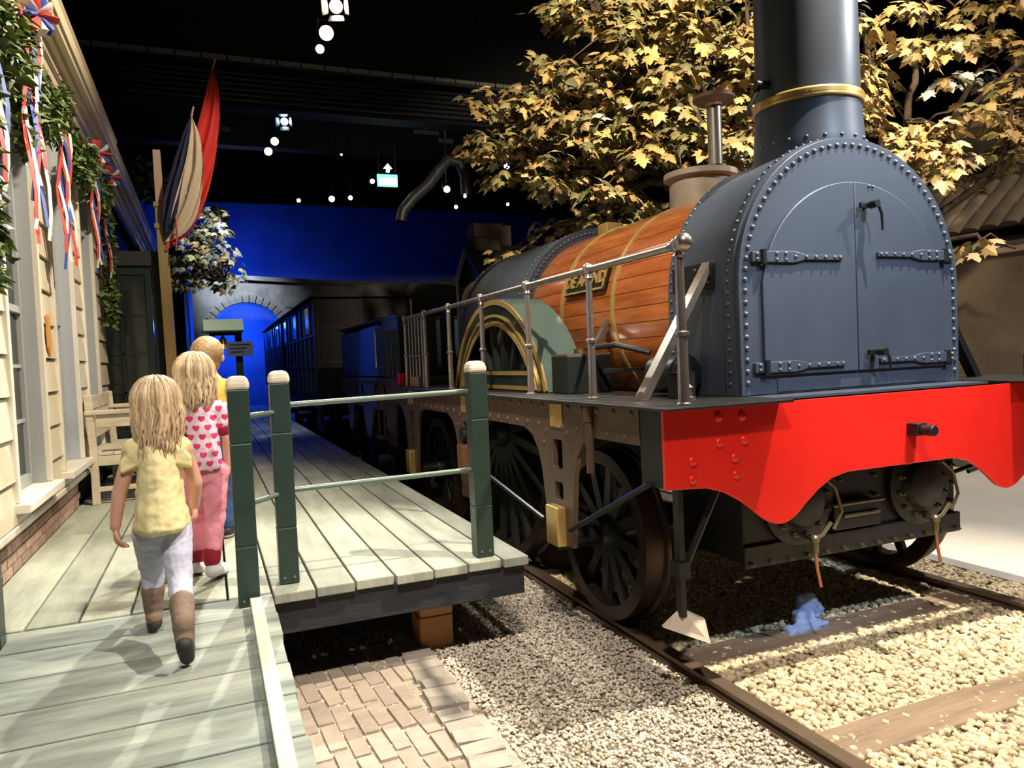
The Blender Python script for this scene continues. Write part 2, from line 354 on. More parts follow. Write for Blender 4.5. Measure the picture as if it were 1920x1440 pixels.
MB().bb(.215, 1.44, 3.47, 3.53, .30, .452).build('fascia_beam', M['blackwood'], plat, smooth=0, bevel=.004)
MB().bb(1.36, 1.43, 3.54, 22, .30, .452).build('fascia_beam', M['blackwood'], plat, smooth=0)
MB().bb(-.98, .21, 3.50, 3.56, .30, .455).build('joist', M['blackwood'], plat, smooth=0)
for y in (5.2, 7.4, 9.6, 11.8, 14, 18, 21.5):
    MB().bb(-.98, 1.36, y, y + .08, .32, .452).build('joist', M['blackwood'], plat, smooth=0)
    for x in (-.9, .25, 1.25): MB().bb(x, x + .1, y - .01, y + .09, -.012, .319).build('support', M['blackwood'], plat, smooth=0)
MB().bb(-.97, 1.44, 3.57, 21.9, .4525, .4535).build('light_stop', M['blackwood'], plat, smooth=0)  # unseen sheet added to stop light slits between the planks
MB().bb(.24, 1.30, 4.35, 4.40, -.012, .449).build('back_board', M['blackwood'], plat, smooth=0)
b = MB(); b.bb(.945, 1.125, 3.72, 3.90, -.012, .17); b.bb(.950, 1.128, 3.725, 3.905, .171, .297)
setp(b.build('timber_block', M['block'], None, smooth=0, base=True, bevel=.008), 'orange-brown sawn timber block propping up the platform edge', 'block')
# ------------------------------------------------------------------ ramp
def rz(y): return DZ - .004 - .042 * (3.47 - y)
ramp = thing('ramp', (-.35, 1.7, GZ), 'sloping grey-green plank ramp leading up to the platform in the foreground', 'ramp')
y = 3.468; i = 0
while y > -.9:
    wd = [.235, .262, .258, .25, .27, .262][i % 6]; y1 = y - wd
    b = MB(); x1 = .212 + random.uniform(-.006, .006)
    ring = lambda yy: [(-1.25, yy, rz(yy) - .04), (x1, yy, rz(yy) - .04), (x1, yy, rz(yy)), (-1.25, yy, rz(yy))]
    b.rings([ring(y1 + .005), ring(y - .005)]); b.build('plank', M['rplank'], ramp, smooth=0, bevel=.004)
    y = y1; i += 1
b = MB(); b.rings([[(x, yy, rz(yy) + z) for x, z in ((.112, .001), (.160, .001), (.160, .05), (.112, .05))] for yy in (-.8, 3.30)])
b.build('kerb', M['kerb'], ramp, smooth=0, bevel=.004)
b = MB(); b.rings([[(x, yy, z_) for x, z_ in ((-1.2, rz(yy) - .16), (.19, rz(yy) - .16), (.19, rz(yy) - .042), (-1.2, rz(yy) - .042))] for yy in (-.8, 3.46)])
b.build('bearer', M['blackwood'], ramp, smooth=0)
for yy in (-.5, 1.2, 2.9):
    for x in (-1.1, .08): MB().bb(x, x + .1, yy, yy + .1, -.012, rz(yy) - .158).build('support', M['blackwood'], ramp, smooth=0)
# ------------------------------------------------------------------ railing
def post(par, x, y, z0, h=.985, w=.088):
    b = MB(); b.bb(x - w / 2, x + w / 2, y - w / 2, y + w / 2, z0 - .0, z0 + .26); b.bb(x - w / 2, x + w / 2, y - w / 2, y + w / 2, z0 + .265, z0 + .70); b.bb(x - w / 2, x + w / 2, y - w / 2, y + w / 2, z0 + .705, z0 + h - .055)
    b.bb(x - w / 2 + .003, x + w / 2 - .003, y - w / 2 + .003, y + w / 2 - .003, z0 + .01, z0 + h - .06)
    p = b.build('post', M['green'], par, smooth=0, base=True, bevel=.004)
    c = MB(); k = w / 2 + .003; rs = []
    for s_, z in ((1, -.055), (1.0, -.03), (.9, -.012), (.68, .0), (.35, .004)): rs.append([(x + sx * k * s_, y + sy * k * s_, z0 + h + z) for sx, sy in ((-1, -1), (1, -1), (1, 1), (-1, 1))])
    c.rings(rs); c.build('cap', M['cap'], p, smooth=0, bevel=.012)
    for sx in (-.022, .022): MB().cyl((x + sx, y - w / 2 - .004, z0 + .03), (x + sx, y - w / 2 + .002, z0 + .03), .006, n=8).build('bolt', M['steel'], p)
    return p
rail = thing('railing', (.7, 3.5, DZ), 'dark green square-post railing with cream caps beside the plank ramp', 'railing')
post(rail, .112, 3.375, rz(3.375) - .004); post(rail, .300, 3.60, DZ + .002); post(rail, 1.253, 3.555, DZ + .002, h=.99, w=.090)
def bar(p0, p1, r=.0125): MB().cyl(p0, p1, r, n=12).build('rail', M['tubegrey'], rail)
bar((.340, 3.595, DZ + .83), (1.212, 3.56, DZ + .845)); bar((.340, 3.595, DZ + .43), (1.212, 3.56, DZ + .445))
bar((.14, 3.405, DZ + .80), (.268, 3.57, DZ + .80)); bar((.14, 3.405, DZ + .42), (.268, 3.57, DZ + .42))
lp = thing('railing_post', (-.83, 3.36, DZ), 'dark green square post cut off by the left picture edge', 'post')
post(lp, -.818, 3.33, rz(3.33) - .004)
# ------------------------------------------------------------------ track
for k, (x, lab) in enumerate(((2.0, 'worn rusty near rail running across the gravel under the left wheels'), (4.05, 'dark far rail along the edge of the pale concrete'))):
    b = MB(); prof = [(-.055, -.012), (.055, -.012), (.055, .005), (.018, .015), (.018, .028), (.036, .034), (.034, .05), (-.034, .05), (-.036, .034), (-.018, .028), (-.018, .015), (-.055, .005)]
    b.rings([[(x + u, yy, v) for u, v in prof] for yy in (-1.5, 30)])
    setp(b.build('rail', M['rail'], None, smooth=0, base=True), lab, 'rail')
SL = [2.08, 2.98]
for k, y in enumerate(SL):
    lab = {0: 'pale wooden sleeper showing through the gravel at bottom right', 1: 'dark wooden sleeper below the red buffer beam'}.get(k, 'wooden sleeper lying in shadow under the locomotive')
    b = MB(); b.rings([[(x, y - .10, -.0115), (x, y + .10, -.0115), (x, y + .095, .010 + .004 * math.sin(3 * x)), (x, y - .095, .008)] for x in np.linspace(2.06, 4.0, 9)])
    o = b.build('sleeper', M['sleeper'], None, smooth=0, base=True, bevel=.004); setp(o, lab, 'sleeper', 'track sleepers')
# ------------------------------------------------------------------ gravel
def gravel(name, n, x0, x1, y0, y1, r0, r1, m, label, seed, dens=None):
    rg = np.random.RandomState(seed)
    px = rg.uniform(x0, x1, n); py = rg.uniform(y0, y1, n)
    ok = np.ones(n, bool)
    for xr in (2.0, 4.05): ok &= np.abs(px - xr) > .05
    for ysl in SL: ok &= ~((np.abs(py - ysl) < .092) & (px > 2.05) & (px < 4.0) & (rg.rand(n) < .80))
    if dens is not None: ok &= dens(px, py, rg)
    px, py = px[ok], py[ok]; n = len(px)
    t = (1 + 5 ** .5) / 2
    iv = np.array([(-1, t, 0), (1, t, 0), (-1, -t, 0), (1, -t, 0), (0, -1, t), (0, 1, t), (0, -1, -t), (0, 1, -t), (t, 0, -1), (t, 0, 1), (-t, 0, -1), (-t, 0, 1)]) / 1.902
    fi = np.array([(0, 11, 5), (0, 5, 1), (0, 1, 7), (0, 7, 10), (0, 10, 11), (1, 5, 9), (5, 11, 4), (11, 10, 2), (10, 7, 6), (7, 1, 8), (3, 9, 4), (3, 4, 2), (3, 2, 6), (3, 6, 8), (3, 8, 9), (4, 9, 5), (2, 4, 11), (6, 2, 10), (8, 6, 7), (9, 8, 1)])
    sc = rg.uniform(r0, r1, (n, 1, 1)) * rg.uniform(.65, 1.25, (n, 1, 3)); jit = rg.uniform(.78, 1.2, (n, 12, 1))
    a = rg.uniform(0, 6.283, n); c, s = np.cos(a), np.sin(a)
    P = iv[None] * sc * jit; P[:, :, 2] *= .75
    X = P[:, :, 0] * c[:, None] - P[:, :, 1] * s[:, None] + px[:, None]; Y = P[:, :, 0] * s[:, None] + P[:, :, 1] * c[:, None] + py[:, None]
    Z = P[:, :, 2] + rg.uniform(-.012, .004, n)[:, None]
    VV = np.stack([X, Y, Z], -1).reshape(-1, 3); FF = (fi[None] + (np.arange(n) * 12)[:, None, None]).reshape(-1, 3)
    me = bpy.data.meshes.new(name); me.vertices.add(len(VV)); me.vertices.foreach_set('co', VV.ravel())
    me.loops.add(FF.size); me.loops.foreach_set('vertex_index', FF.ravel()); me.polygons.add(len(FF))
    me.polygons.foreach_set('loop_start', np.arange(0, FF.size, 3)); me.polygons.foreach_set('use_smooth', np.ones(len(FF), bool))
    me.update(calc_edges=True); me.validate(); me.materials.append(m)
    o = inst(name, me, (0, 0, 0)); return setp(o, label, 'gravel', None, 'stuff')
gravel('gravel', 30000, 2.0, 4.47, 1.0, 4.6, .010, .021, M['pebble'], 'coarse cream pebbles between the two rails', 3)
gravel('gravel', 26000, .9, 1.97, 1.0, 4.9, .006, .011, M['fines'], 'fine pale pebbles left of the near rail', 4, lambda x, y, r: (x > .98 + .04 * np.sin(9 * y)) | (r.rand(len(x)) < .25))
gravel('gravel', 11000, .26, .98, 1.6, 4.4, .006, .011, M['fines'], 'loose pebbles at the broken end of the brick paving', 5, lambda x, y, r: (y > 3.75) | ((y > 3.5) & (r.rand(len(x)) < .5)) | (r.rand(len(x)) < .55))
# ------------------------------------------------------------------ brick paving (a patch of the floor)
pave = MB().bb(.20, 1.0, .8, 3.95, -.0118, .004).build('paving_bed', M['mortar'], FLOOR, smooth=0)
mbr = MB().bb(-.033, .033, -.1125, .1125, 0, .05); bme = mkmesh('paving_brick', mbr.v, mbr.f, M['brickp'], 0)
n = 0; ca, sa = math.cos(math.radians(4)), math.sin(math.radians(4))
for r in range(-6, 24):
    for c in range(-3, 18):
        u = r * .074 - .2; v = (c + (.5 if r % 2 else 0) + .16 * math.sin(r * 2.1)) * .236 - .4
        x = .36 + u * ca - v * sa; y_ = .95 + u * sa + v * ca
        if x < .255 or x > .80 or y_ < 1.1 or y_ > 3.93 + .12 * math.sin(7 * x): continue
        if y_ > 3.6 and random.random() < .25: continue
        inst('paving_brick', bme, (x, y_, -.036 + random.uniform(-.004, .004)), FLOOR, (random.uniform(-.02, .02), random.uniform(-.03, .03), math.radians(4) + random.uniform(-.035, .035)), (random.uniform(.9, 1), random.uniform(.9, 1), 1))
mk = MB().bb(-.075, .075, -.05, .05, 0, .06); kme = mkmesh('kerb_stone', mk.v, mk.f, M['kerbstone'], 0)
y = 3.95
while y > 1.0:
    s_ = random.uniform(.85, 1.25)
    inst('kerb_stone', kme, (.895 + .015 * math.sin(4 * y) + random.uniform(-.012, .012), y, -.036 + random.uniform(-.003, .01)), FLOOR, (random.uniform(-.06, .06), random.uniform(-.05, .05), random.uniform(-.16, .05)), (random.uniform(.9, 1.1), s_, 1)); y -= .108 * s_
# ================================================================== station house
XW = -.93
house = thing('station_house', (-1.6, 6.2, DZ), 'cream weatherboarded station house with tall windows along the platform', 'building')
WINS = [(4.42, 5.21), (5.72, 6.49), (7.02, 7.70)]
ZS, ZT = .90, 3.36
YE = 8.42
def wallseg(y0, y1):
    z = .775; k = 0
    while z < 3.6:
        z1 = min(z + .213, 3.64)
        b = MB(); b.rings([[(XW - .05, yy, z), (XW + .012, yy, z + .004), (XW - .004, yy, z1 - .012), (XW - .018, yy, z1 - .004), (XW - .05, yy, z1 - .004)] for yy in (y0, y1)])
        b.build('siding_board', M['siding'], house, smooth=0); z = z1
segs = [(3.0, WINS[0][0] - .05), (WINS[0][1] + .045, WINS[1][0] - .05), (WINS[1][1] + .045, WINS[2][0] - .05), (WINS[2][1] + .045, YE)]
for a, b_ in segs: wallseg(a, b_)
for a, b_ in WINS:                                    # boards above and below each window
    MB().bb(XW - .05, XW, a - .05, b_ + .045, ZT + .06, 3.64).build('siding_board', M['siding'], house, smooth=0)
    MB().bb(XW - .05, XW + .004, a - .05, b_ + .045, .775, ZS - .07).build('siding_board', M['siding'], house, smooth=0)
    wd = thing('window', (XW - .05, (a + b_) / 2, ZS), None, None, parent=house)
    f = MB()
    for yy in (a - .05, b_): f.bb(XW - .09, XW + .022, yy, yy + .05, ZS - .02, ZT + .06)
    f.bb(XW - .09, XW + .022, a, b_, ZT, ZT + .06); f.build('casing', M['casing'], wd, smooth=0, bevel=.004)
    MB().bb(XW - .12, XW + .075, a - .08, b_ + .085, ZS - .07, ZS - .022).build('sill', M['casing'], wd, smooth=0, bevel=.006)
    rv = MB(); rv.bb(XW - .12, XW - .005, b_ - .012, b_ - .001, ZS - .02, ZT); rv.bb(XW - .12, XW - .005, a + .001, a + .012, ZS - .02, ZT); rv.build('reveal', M['reveal'], wd, smooth=0)
    s = MB()
    for yy in (a + .013, b_ - .06): s.bb(XW - .115, XW - .075, yy, yy + .045, ZS - .02, ZT)
    s.bb(XW - .115, XW - .075, a + .06, b_ - .06, ZS - .02, ZS + .045); s.bb(XW - .115, XW - .07, a + .06, b_ - .06, ZS + .99, ZS + 1.03)
    s.build('sash', M['reveal'], wd, smooth=0)
    q = MB(); ym = (a + b_) / 2; q.bb(XW - .112, XW - .085, ym - .01, ym + .01, ZS + .045, ZT)
    for zz in (ZS + .36, ZS + .68, ZS + 1.33, ZS + 1.66): q.bb(XW - .112, XW - .085, a + .06, b_ - .06, zz - .01, zz + .01)
    q.build('muntin', M['reveal'], wd, smooth=0)
    MB().bb(XW - .103, XW - .099, a + .05, b_ - .05, ZS, ZT).build('pane', M['glass'], wd, smooth=0)
    MB().bb(XW - .125, XW - .121, a - .04, b_ + .04, ZS - .02, ZT).build('blind', M['darkwall'], wd, smooth=0)
MB().bb(-1.02, XW + .02, 3.0, YE, .735, .772).build('water_board', M['casing'], house, smooth=0, bevel=.006)
MB().bb(-2.4, -1.03, 3.0, YE, DZ - .02, 3.64).build('wall_core', M['darkwall'], house, smooth=0)
# brick plinth
MB().bb(-1.02, -.985, 3.0, 6.62, DZ - .03, .733).build('plinth_core', M['hmortar'], house, smooth=0)
q = MB().bb(-.006, .006, -.098, .098, -.0235, .0235); qme = mkmesh('brick', q.v, q.f, M['hbrick'], 0)
for r in range(4):
    for c in range(13):
        yy = 4.15 + (c + .5 * (r % 2)) * .208
        if yy < 6.55: inst('brick', qme, (-.982, yy, DZ + .03 + r * .0565), house)
# cornice
cp = [(-.94, 3.59), (-.905, 3.59), (-.895, 3.645), (-.872, 3.655), (-.86, 3.705), (-.825, 3.71), (-.815, 3.74), (-.775, 3.745), (-.768, 3.77), (-.752, 3.78), (-.745, 3.86), (-.73, 3.885), (-.94, 3.885)]
b = MB(); b.rings([[(x, yy, z) for x, z in cp] for yy in (2.9, 8.6)]); b.build('cornice', M['cornice'], house, smooth=0, bevel=.004)
b = MB(); b.rings([[(-.73, yy, 3.886), (-2.4, yy, 4.7), (-2.4, yy, 3.886)] for yy in (2.9, 8.6)]); b.build('roof', M['darkwall'], house, smooth=0)
b = MB(); b.rings([[(x - .02, yy, z) for x, z in cp] for yy in (8.61, 17)]); b.build('cornice', M['cornice'], house, smooth=0)
MB().bb(-2.4, -1.12, 8.44, 17, DZ - .02, 3.885).build('rear_wall', M['darkwall'], house, smooth=0)
# orange arrow tag
p = onx(88, 630, XW + .012)
t = MB(); t.prism([(p.y - .03, p.z + .13), (p.y + .05, p.z + .13), (p.y + .05, p.z - .07), (p.y + .01, p.z - .13), (p.y - .03, p.z - .07)], 'x', XW + .014, XW + .026)
setp(t.build('arrow_tag', M['orange'], None, smooth=0), 'small orange pointed tag on the cream boards between the first windows', 'tag')
# open glazed doors at the end of the house
gd = thing('glazed_door', (-.9, 8.5, DZ), 'dark green many-paned glazed double door behind the white bench', 'door')
def leaf(x0, x1, y):
    b = MB()
    for xx in (x0, x1 - .06): b.bb(xx, xx + .06, y, y + .04, DZ, 2.62)
    for zz, h in ((DZ, .42), (2.54, .08)): b.bb(x0 + .06, x1 - .06, y, y + .04, zz, zz + h)
    o = b.build('door_frame', M['dkgreen'], gd, smooth=0, bevel=.004)
    q = MB(); xm = (x0 + x1) / 2; q.bb(xm - .011, xm + .011, y + .005, y + .035, DZ + .42, 2.54)
    for zz in (1.32, 1.72, 2.12): q.bb(x0 + .06, x1 - .06, y + .005, y + .035, zz - .011, zz + .011)
    q.build('muntin', M['dkgreen'], gd, smooth=0)
    for xa, xb in ((x0 + .06, xm - .011), (xm + .011, x1 - .06)):
        for za, zb in ((.92, 1.31), (1.33, 1.71), (1.73, 2.11), (2.13, 2.54)): MB().bb(xa, xb, y + .018, y + .022, za, zb).build('pane', M['glass'], gd, smooth=0)
leaf(-1.10, -.50, 8.62)
MB().bb(-.49, -.40, 8.60, 8.70, DZ, 2.75).build('door_post', M['dkpaint'], gd, smooth=0); MB().bb(-1.12, -.40, 8.59, 8.70, 2.63, 2.78).build('lintel', M['dkpaint'], gd, smooth=0)
# ------------------------------------------------------------------ bench
bench = thing('bench', (-.7, 7.2, DZ), 'worn white wooden bench with arms against the station house', 'bench')
bx0, bx1, by0, by1 = -.905, -.42, 6.56, 7.95
for yy in (by0, by1 - .05):
    MB().bb(bx1 - .05, bx1, yy, yy + .05, DZ, 1.20).build('leg', M['bench'], bench, smooth=0, base=True, bevel=.004)
    MB().rings([[(bx0 + dx + k, yy + dy, z) for dx, dy in ((0, 0), (.055, 0), (.055, .05), (0, .05))] for k, z in ((.02, DZ), (.02, .9), (-.0, 1.36))]).build('leg', M['bench'], bench, smooth=0, base=True, bevel=.004)
    MB().bb(bx0 + .0, bx1 + .04, yy - .012, yy + .07, 1.201, 1.235).build('armrest', M['bench'], bench, smooth=0, bevel=.006)
    MB().bb(bx0 + .075, bx1 - .05, yy + .01, yy + .04, .80, .875).build('apron', M['bench'], bench, smooth=0, bevel=.004)
    MB().bb(bx0 + .075, bx1 - .05, yy + .01, yy + .04, 1.10, 1.20).build('arm_board', M['bench'], bench, smooth=0, bevel=.004)
    MB().bb(bx0 + .075, bx1 - .05, yy + .01, yy + .04, .60, .635).build('stretcher', M['bench'], bench, smooth=0)
for k in range(4): MB().bb(bx0 + .08 + k * .102, bx0 + .175 + k * .102, by0 + .052, by1 - .052, .876, .90).build('seat_slat', M['bench'], bench, smooth=0, bevel=.004)
MB().bb(bx1 - .035, bx1 - .01, by0 + .05, by1 - .05, .79, .875).build('apron', M['bench'], bench, smooth=0)
for z0, z1 in ((1.24, 1.35), (1.0, 1.09)): MB().bb(bx0 + .005, bx0 + .03, by0 + .05, by1 - .05, z0, z1).build('back_rail', M['bench'], bench, smooth=0, bevel=.004)
for k in range(9): MB().bb(bx0 + .008, bx0 + .026, by0 + .1 + k * .14, by0 + .15 + k * .14, 1.091, 1.239).build('back_slat', M['bench'], bench, smooth=0)
# ------------------------------------------------------------------ garland and ribbons
def leafmesh(s, fold=.3, lobes=5):
    """palmate leaf lying in xy, tip towards +y"""
    pts = [(0, 0)]
    if lobes == 5: out = [(.10, .02), (.30, -.06), (.26, .12), (.52, .16), (.38, .30), (.56, .56), (.26, .50), (.20, .70), (0, 1.0)]
    else: out = [(.22, .02), (.42, .18), (.22, .38), (.16, .62), (0, .95)]
    full = [(-x, y) for x, y in out[:-1]] + out[::-1]
    full = [(x, y) for x, y in full]
    vs_ = [(0, .32, .02)] + [(x * s / s, y, -fold * abs(x) - .12 * y * y) for x, y in full]
    vs_ = [(x * s, y * s, z * s) for x, y, z in vs_]; k = len(full)
    # order round the outline: left side upward, tip, right side downward, stem
    left = [(-x, y) for x, y in out[:-1]]; ring = left + [out[-1]] + [p for p in reversed(out[:-1])] + [(0, 0)]
    vs_ = [(0, .32 * s, .03 * s)] + [(x * s, y * s, (-fold * abs(x) - .15 * y * y) * s) for x, y in ring]
    fs_ = [(0, 1 + i, 1 + (i + 1) % len(ring)) for i in range(len(ring))]
    return vs_, fs_
def scatter_leaves(name, spots, s0, s1, mats, parent, lobes=5, label=None, up_=.3, weights=None):
    V_, F_, I_ = [], [], []
    for p in spots:
        vs_, fs_ = leafmesh(random.uniform(s0, s1), random.uniform(.1, .5), lobes)
        E_ = Euler((random.uniform(-1.2, .2), random.uniform(-.7, .7), random.uniform(0, 6.28))).to_matrix()
        o = len(V_); V_ += [tuple(V(p) + E_ @ V(v)) for v in vs_]; F_ += [tuple(o + i for i in f) for f in fs_]
        I_ += [random.choices(range(len(mats)), weights)[0]] * len(fs_)
    A = np.array(V_); org = tuple(A.mean(0))
    me = mkmesh(name, V_, F_, mats, 0, org, I_); o = inst(name, me, org, parent); setp(o, label, None, None, 'stuff'); return o
gar = thing('garland', (-.8, 5.6, 2.6), 'green ivy garland hanging along the cornice of the station house', 'garland')
def along(pts, n, r, taper=None):
    out = []; pts = [V(p) for p in pts]
    for i in range(n):
        t = random.random() * (len(pts) - 1); k = min(int(t), len(pts) - 2); p = pts[k].lerp(pts[k + 1], t - k)
        a = random.uniform(0, 6.28); q = random.random() ** .5 * r
        out.append(p + V((abs(math.cos(a)) * q * .8, math.sin(a) * q, random.uniform(-q, q))))
    return out
gx = -.87
sw = []                                                # swags between the ribbon knots, drop ends below each knot
KN = [3.75, 4.62, 5.75, 7.2, 8.1]
for a, b_ in zip(KN[:-1], KN[1:]): sw.append([(gx, a, 3.38), (gx, a + (b_ - a) * .25, 3.14), (gx, (a + b_) / 2, 3.05), (gx, a + (b_ - a) * .75, 3.14), (gx, b_, 3.38)])
DROPS = [(3.78, 1.95), (4.64, 2.72), (8.12, 2.05)]
spots = []
for s in sw: spots += along(s, 900, .135)
for y, zb in DROPS: spots += along([(gx, y, 3.38), (gx, y, zb + .3), (gx, y, zb)], 560 if zb < 2.2 else 260, .125)
scatter_leaves('leaves', spots, .045, .085, [M['ivy'], M['ivy2']], gar, 3, weights=(5, 3))
st = MB()
for s in sw: st.tube(s, .012, n=5)
for y, zb in DROPS: st.tube([(gx, y, 3.38), (gx, y, zb)], .012, n=5)
st.build('stem', M['bark'], gar)
def ribbons(y, x, zt, lens, label, bow=True):
    t = thing('ribbon_rosette', (x, y, zt), label, 'ribbon', 'red white and blue ribbons on the garland')
    cols = ['ribr', 'ribw', 'ribb']
    for i, ln in enumerate(lens):
        yy = y + (i - len(lens) / 2) * .030; b = MB(); L_, Rr = [], []
        for k in range(9):
            z = zt - ln * k / 8; sx = .018 * math.sin(k * 1.1 + i) + .004 * i; wv = .012 * math.sin(k * .8 + i * 2)
            L_.append((x + sx, yy + wv - .019, z)); Rr.append((x + sx + .010, yy + wv + .019, z))
        b.rings([[a, c, (c[0] - .0015, c[1], c[2]), (a[0] - .0015, a[1], a[2])] for a, c in zip(L_, Rr)]); b.build('streamer', M[cols[i % 3]], t, smooth=60)
    if bow:
        for i in range(9):
            a = i * 2 * math.pi / 9; b = MB(); c, s_ = math.cos(a), math.sin(a)
            b.tube([(x + .04 + c * q * .65 + o_, y + c * q * .76 - o_, zt + s_ * q) for q, o_ in ((0, 0), (.04, .03), (.08, .04), (.105, .018), (.08, .0))], [.010, .028, .036, .022, .012], n=10, flat=.4); b.build('loop', M[cols[i % 3]], t, smooth=60)
ribbons(4.66, -.80, 3.44, [1.1, 1.15, 1.0, 1.22, .9, 1.12, .8, 1.18], 'red white and blue rosette with long ribbons nearest the picture corner')
ribbons(3.95, -.80, 3.30, [.92, .95, .88], 'narrow red and white ribbon hanging at the far left picture edge', False)
ribbons(5.60, -.81, 3.12, [.82, .78, .92, .7, .86, .6, .88, .8], 'red white and blue ribbon bunch without a bow beside the orange arrow tag', False)
ribbons(7.22, -.82, 3.40, [.90, .98, 1.02, .82, .94, .9], 'red white and blue rosette with ribbons above the bench')
ribbons(8.06, -.82, 3.40, [.9, 1.0, .8], 'last ribbon bunch at the far end of the garland')
# ================================================================== locomotive
loco = thing('steam_locomotive', (XC, 4.8, .05), 'antique steam locomotive with red buffer beam, wooden boiler cladding and tall chimney', 'locomotive')
def arc(cx, cz, r, a0, a1, n): return [(cx + r * math.cos(a0 + (a1 - a0) * i / n), cz + r * math.sin(a0 + (a1 - a0) * i / n)) for i in range(n + 1)]
SR, SZ, SY0, SY1 = .725, 1.795, 2.80, 3.37
def dprof(r, zc, zb, n=40): return [(XC + r, zb)] + arc(XC, zc, r, 0, math.pi, n) + [(XC - r, zb)]
# --- smokebox
smk = MB().prism(dprof(SR, SZ, 1.275), 'y', SY0 + .012, SY1).build('smokebox', M['iron'], loco, smooth=30)
MB().prism(dprof(SR + .004, SZ, 1.277), 'y', SY0 - .004, SY0 + .011).build('front_plate', M['iron'], smk, smooth=30, bevel=.004)
ring = MB().prism(dprof(SR + .014, SZ, 1.277), 'y', SY0 + .03, SY0 + .095, [dprof(SR + .001, SZ, 1.279)[::-1]]).build('edge_ring', M['iron'], smk, smooth=30)
rv = MB().lathe([(.0001, .011), (.006, .0105), (.0105, .007), (.013, .001), (.013, -.002)], (0, 0, 0), (0, 0, 1), n=10); rme = mkmesh('rivet', rv.v, rv.f, M['rivet'], 60)
def rivet(par, p, d, s=1.0, me=None):
    q = V(d).to_track_quat('Z', 'Y').to_euler(); return inst('rivet', me or rme, p, par, q, (s, s, s))
RR = SR - .032
for i in range(43):
    a = math.pi * (i + .5) / 43; rivet(smk, (XC + RR * math.cos(a), SY0 - .0045, SZ + RR * math.sin(a)), (0, -1, 0))
for sx in (-1, 1):
    for k in range(9): rivet(smk, (XC + sx * RR, SY0 - .0045, SZ - .027 - k * .054), (0, -1, 0))
for yy, s, off in ((SY0 + .062, .72, .0145), (SY1 - .03, .72, .0005)):
    for i in range(40):
        a = math.pi * (.16 + .84 * (i + .5) / 40); d = V((math.cos(a), 0, math.sin(a))); rivet(smk, (XC + (SR + off) * d.x, yy, SZ + (SR + off) * d.z), d, s)
    for k in range(9): rivet(smk, (XC - SR - off, yy, SZ - .03 - k * .054), (-1, 0, 0), s)
# doors
DR, DZC = .605, 1.735
def doorprof(x0, x1):
    a = [(x, DZC + math.sqrt(max(DR * DR - (x - XC) ** 2, 0)) * .94) for x in np.linspace(x1, x0, 22)]
    return [(x0, 1.365), (x1, 1.365)] + a
XS = XC - .012
for nm, x0, x1 in (('smokebox_door', XC - .60, XS - .002), ('smokebox_door', XS + .002, XC + .60)):
    MB().prism(doorprof(x0, x1), 'y', SY0 - .020, SY0 - .0045).build(nm, M['iron'], smk, smooth=30, bevel=.004)
MB().bb(XC - .52, XC + .55, SY0 - .010, SY0 - .0045, 1.285, 1.35).build('lower_panel', M['iron'], smk, smooth=0, bevel=.003)
rmeS = mkmesh('bolt', rv.v, rv.f, M['rivet'], 60)
def hinge(x0, z, sgn):
    # from the door edge inwards
    L_ = .475
    P_ = [(0, -.026), (.16, -.028), (.20, -.022), (.235, -.013), (L_, -.012), (L_, .012), (.235, .013), (.20, .022), (.16, .028), (0, .026)]
    h = MB().prism([(x0 + sgn * u, z + v) for u, v in P_], 'y', SY0 - .034, SY0 - .021).build('hinge_strap', M['iron'], smk, smooth=0, bevel=.003)
    MB().cyl((x0 - sgn * .012, SY0 - .026, z - .034), (x0 - sgn * .012, SY0 - .026, z + .034), .017, n=12).build('hinge_pin', M['dkiron'], smk)
    MB().bb(min(x0 - sgn * .02, x0 - sgn * .075), max(x0 - sgn * .02, x0 - sgn * .075), SY0 - .026, SY0 - .0046, z - .024, z + .024).build('hinge_bracket', M['iron'], smk, smooth=0, bevel=.003)
    for u, v in ((.06, .015), (.06, -.015), (.115, .015), (.115, -.015), (.175, 0), (.24, 0), (.30, 0), (.36, 0), (.42, 0), (.455, 0)): rivet(smk, (x0 + sgn * u, SY0 - .0342, z + v), (0, -1, 0), .72, rmeS)
    for v in (.012, -.012): rivet(smk, (x0 - sgn * .05, SY0 - .0262, z + v), (0, -1, 0), .75, rmeS)
hinge(XC - .585, 1.925, 1); hinge(XC + .60, 1.945, -1); hinge(XC - .585, 1.405, 1); hinge(XC + .60, 1.41, -1)
for hx, hz, ln in ((XC + .055, 2.185, .13), (XC + .085, 1.455, .10)):
    b = MB(); b.cyl((hx, SY0 - .02, hz), (hx, SY0 - .085, hz), .014, n=10); b.cyl((hx, SY0 - .06, hz), (hx, SY0 - .10, hz), .022, .018, n=12); b.bb(hx - .055, hx + .01, SY0 - .05, SY0 - .035, hz - .014, hz + .010)
    b.tube([(hx + .01, SY0 - .09, hz + .005), (hx + .03, SY0 - .095, hz - ln * .4), (hx + .038, SY0 - .09, hz - ln)], [.008, .007, .005], n=8)
    b.build('door_handle', M['dkiron'], smk)
for dx in (-.012, .012): rivet(smk, (XC + .10 + dx, SY0 - .0205, 2.285), (0, -1, 0), .6, rmeS)
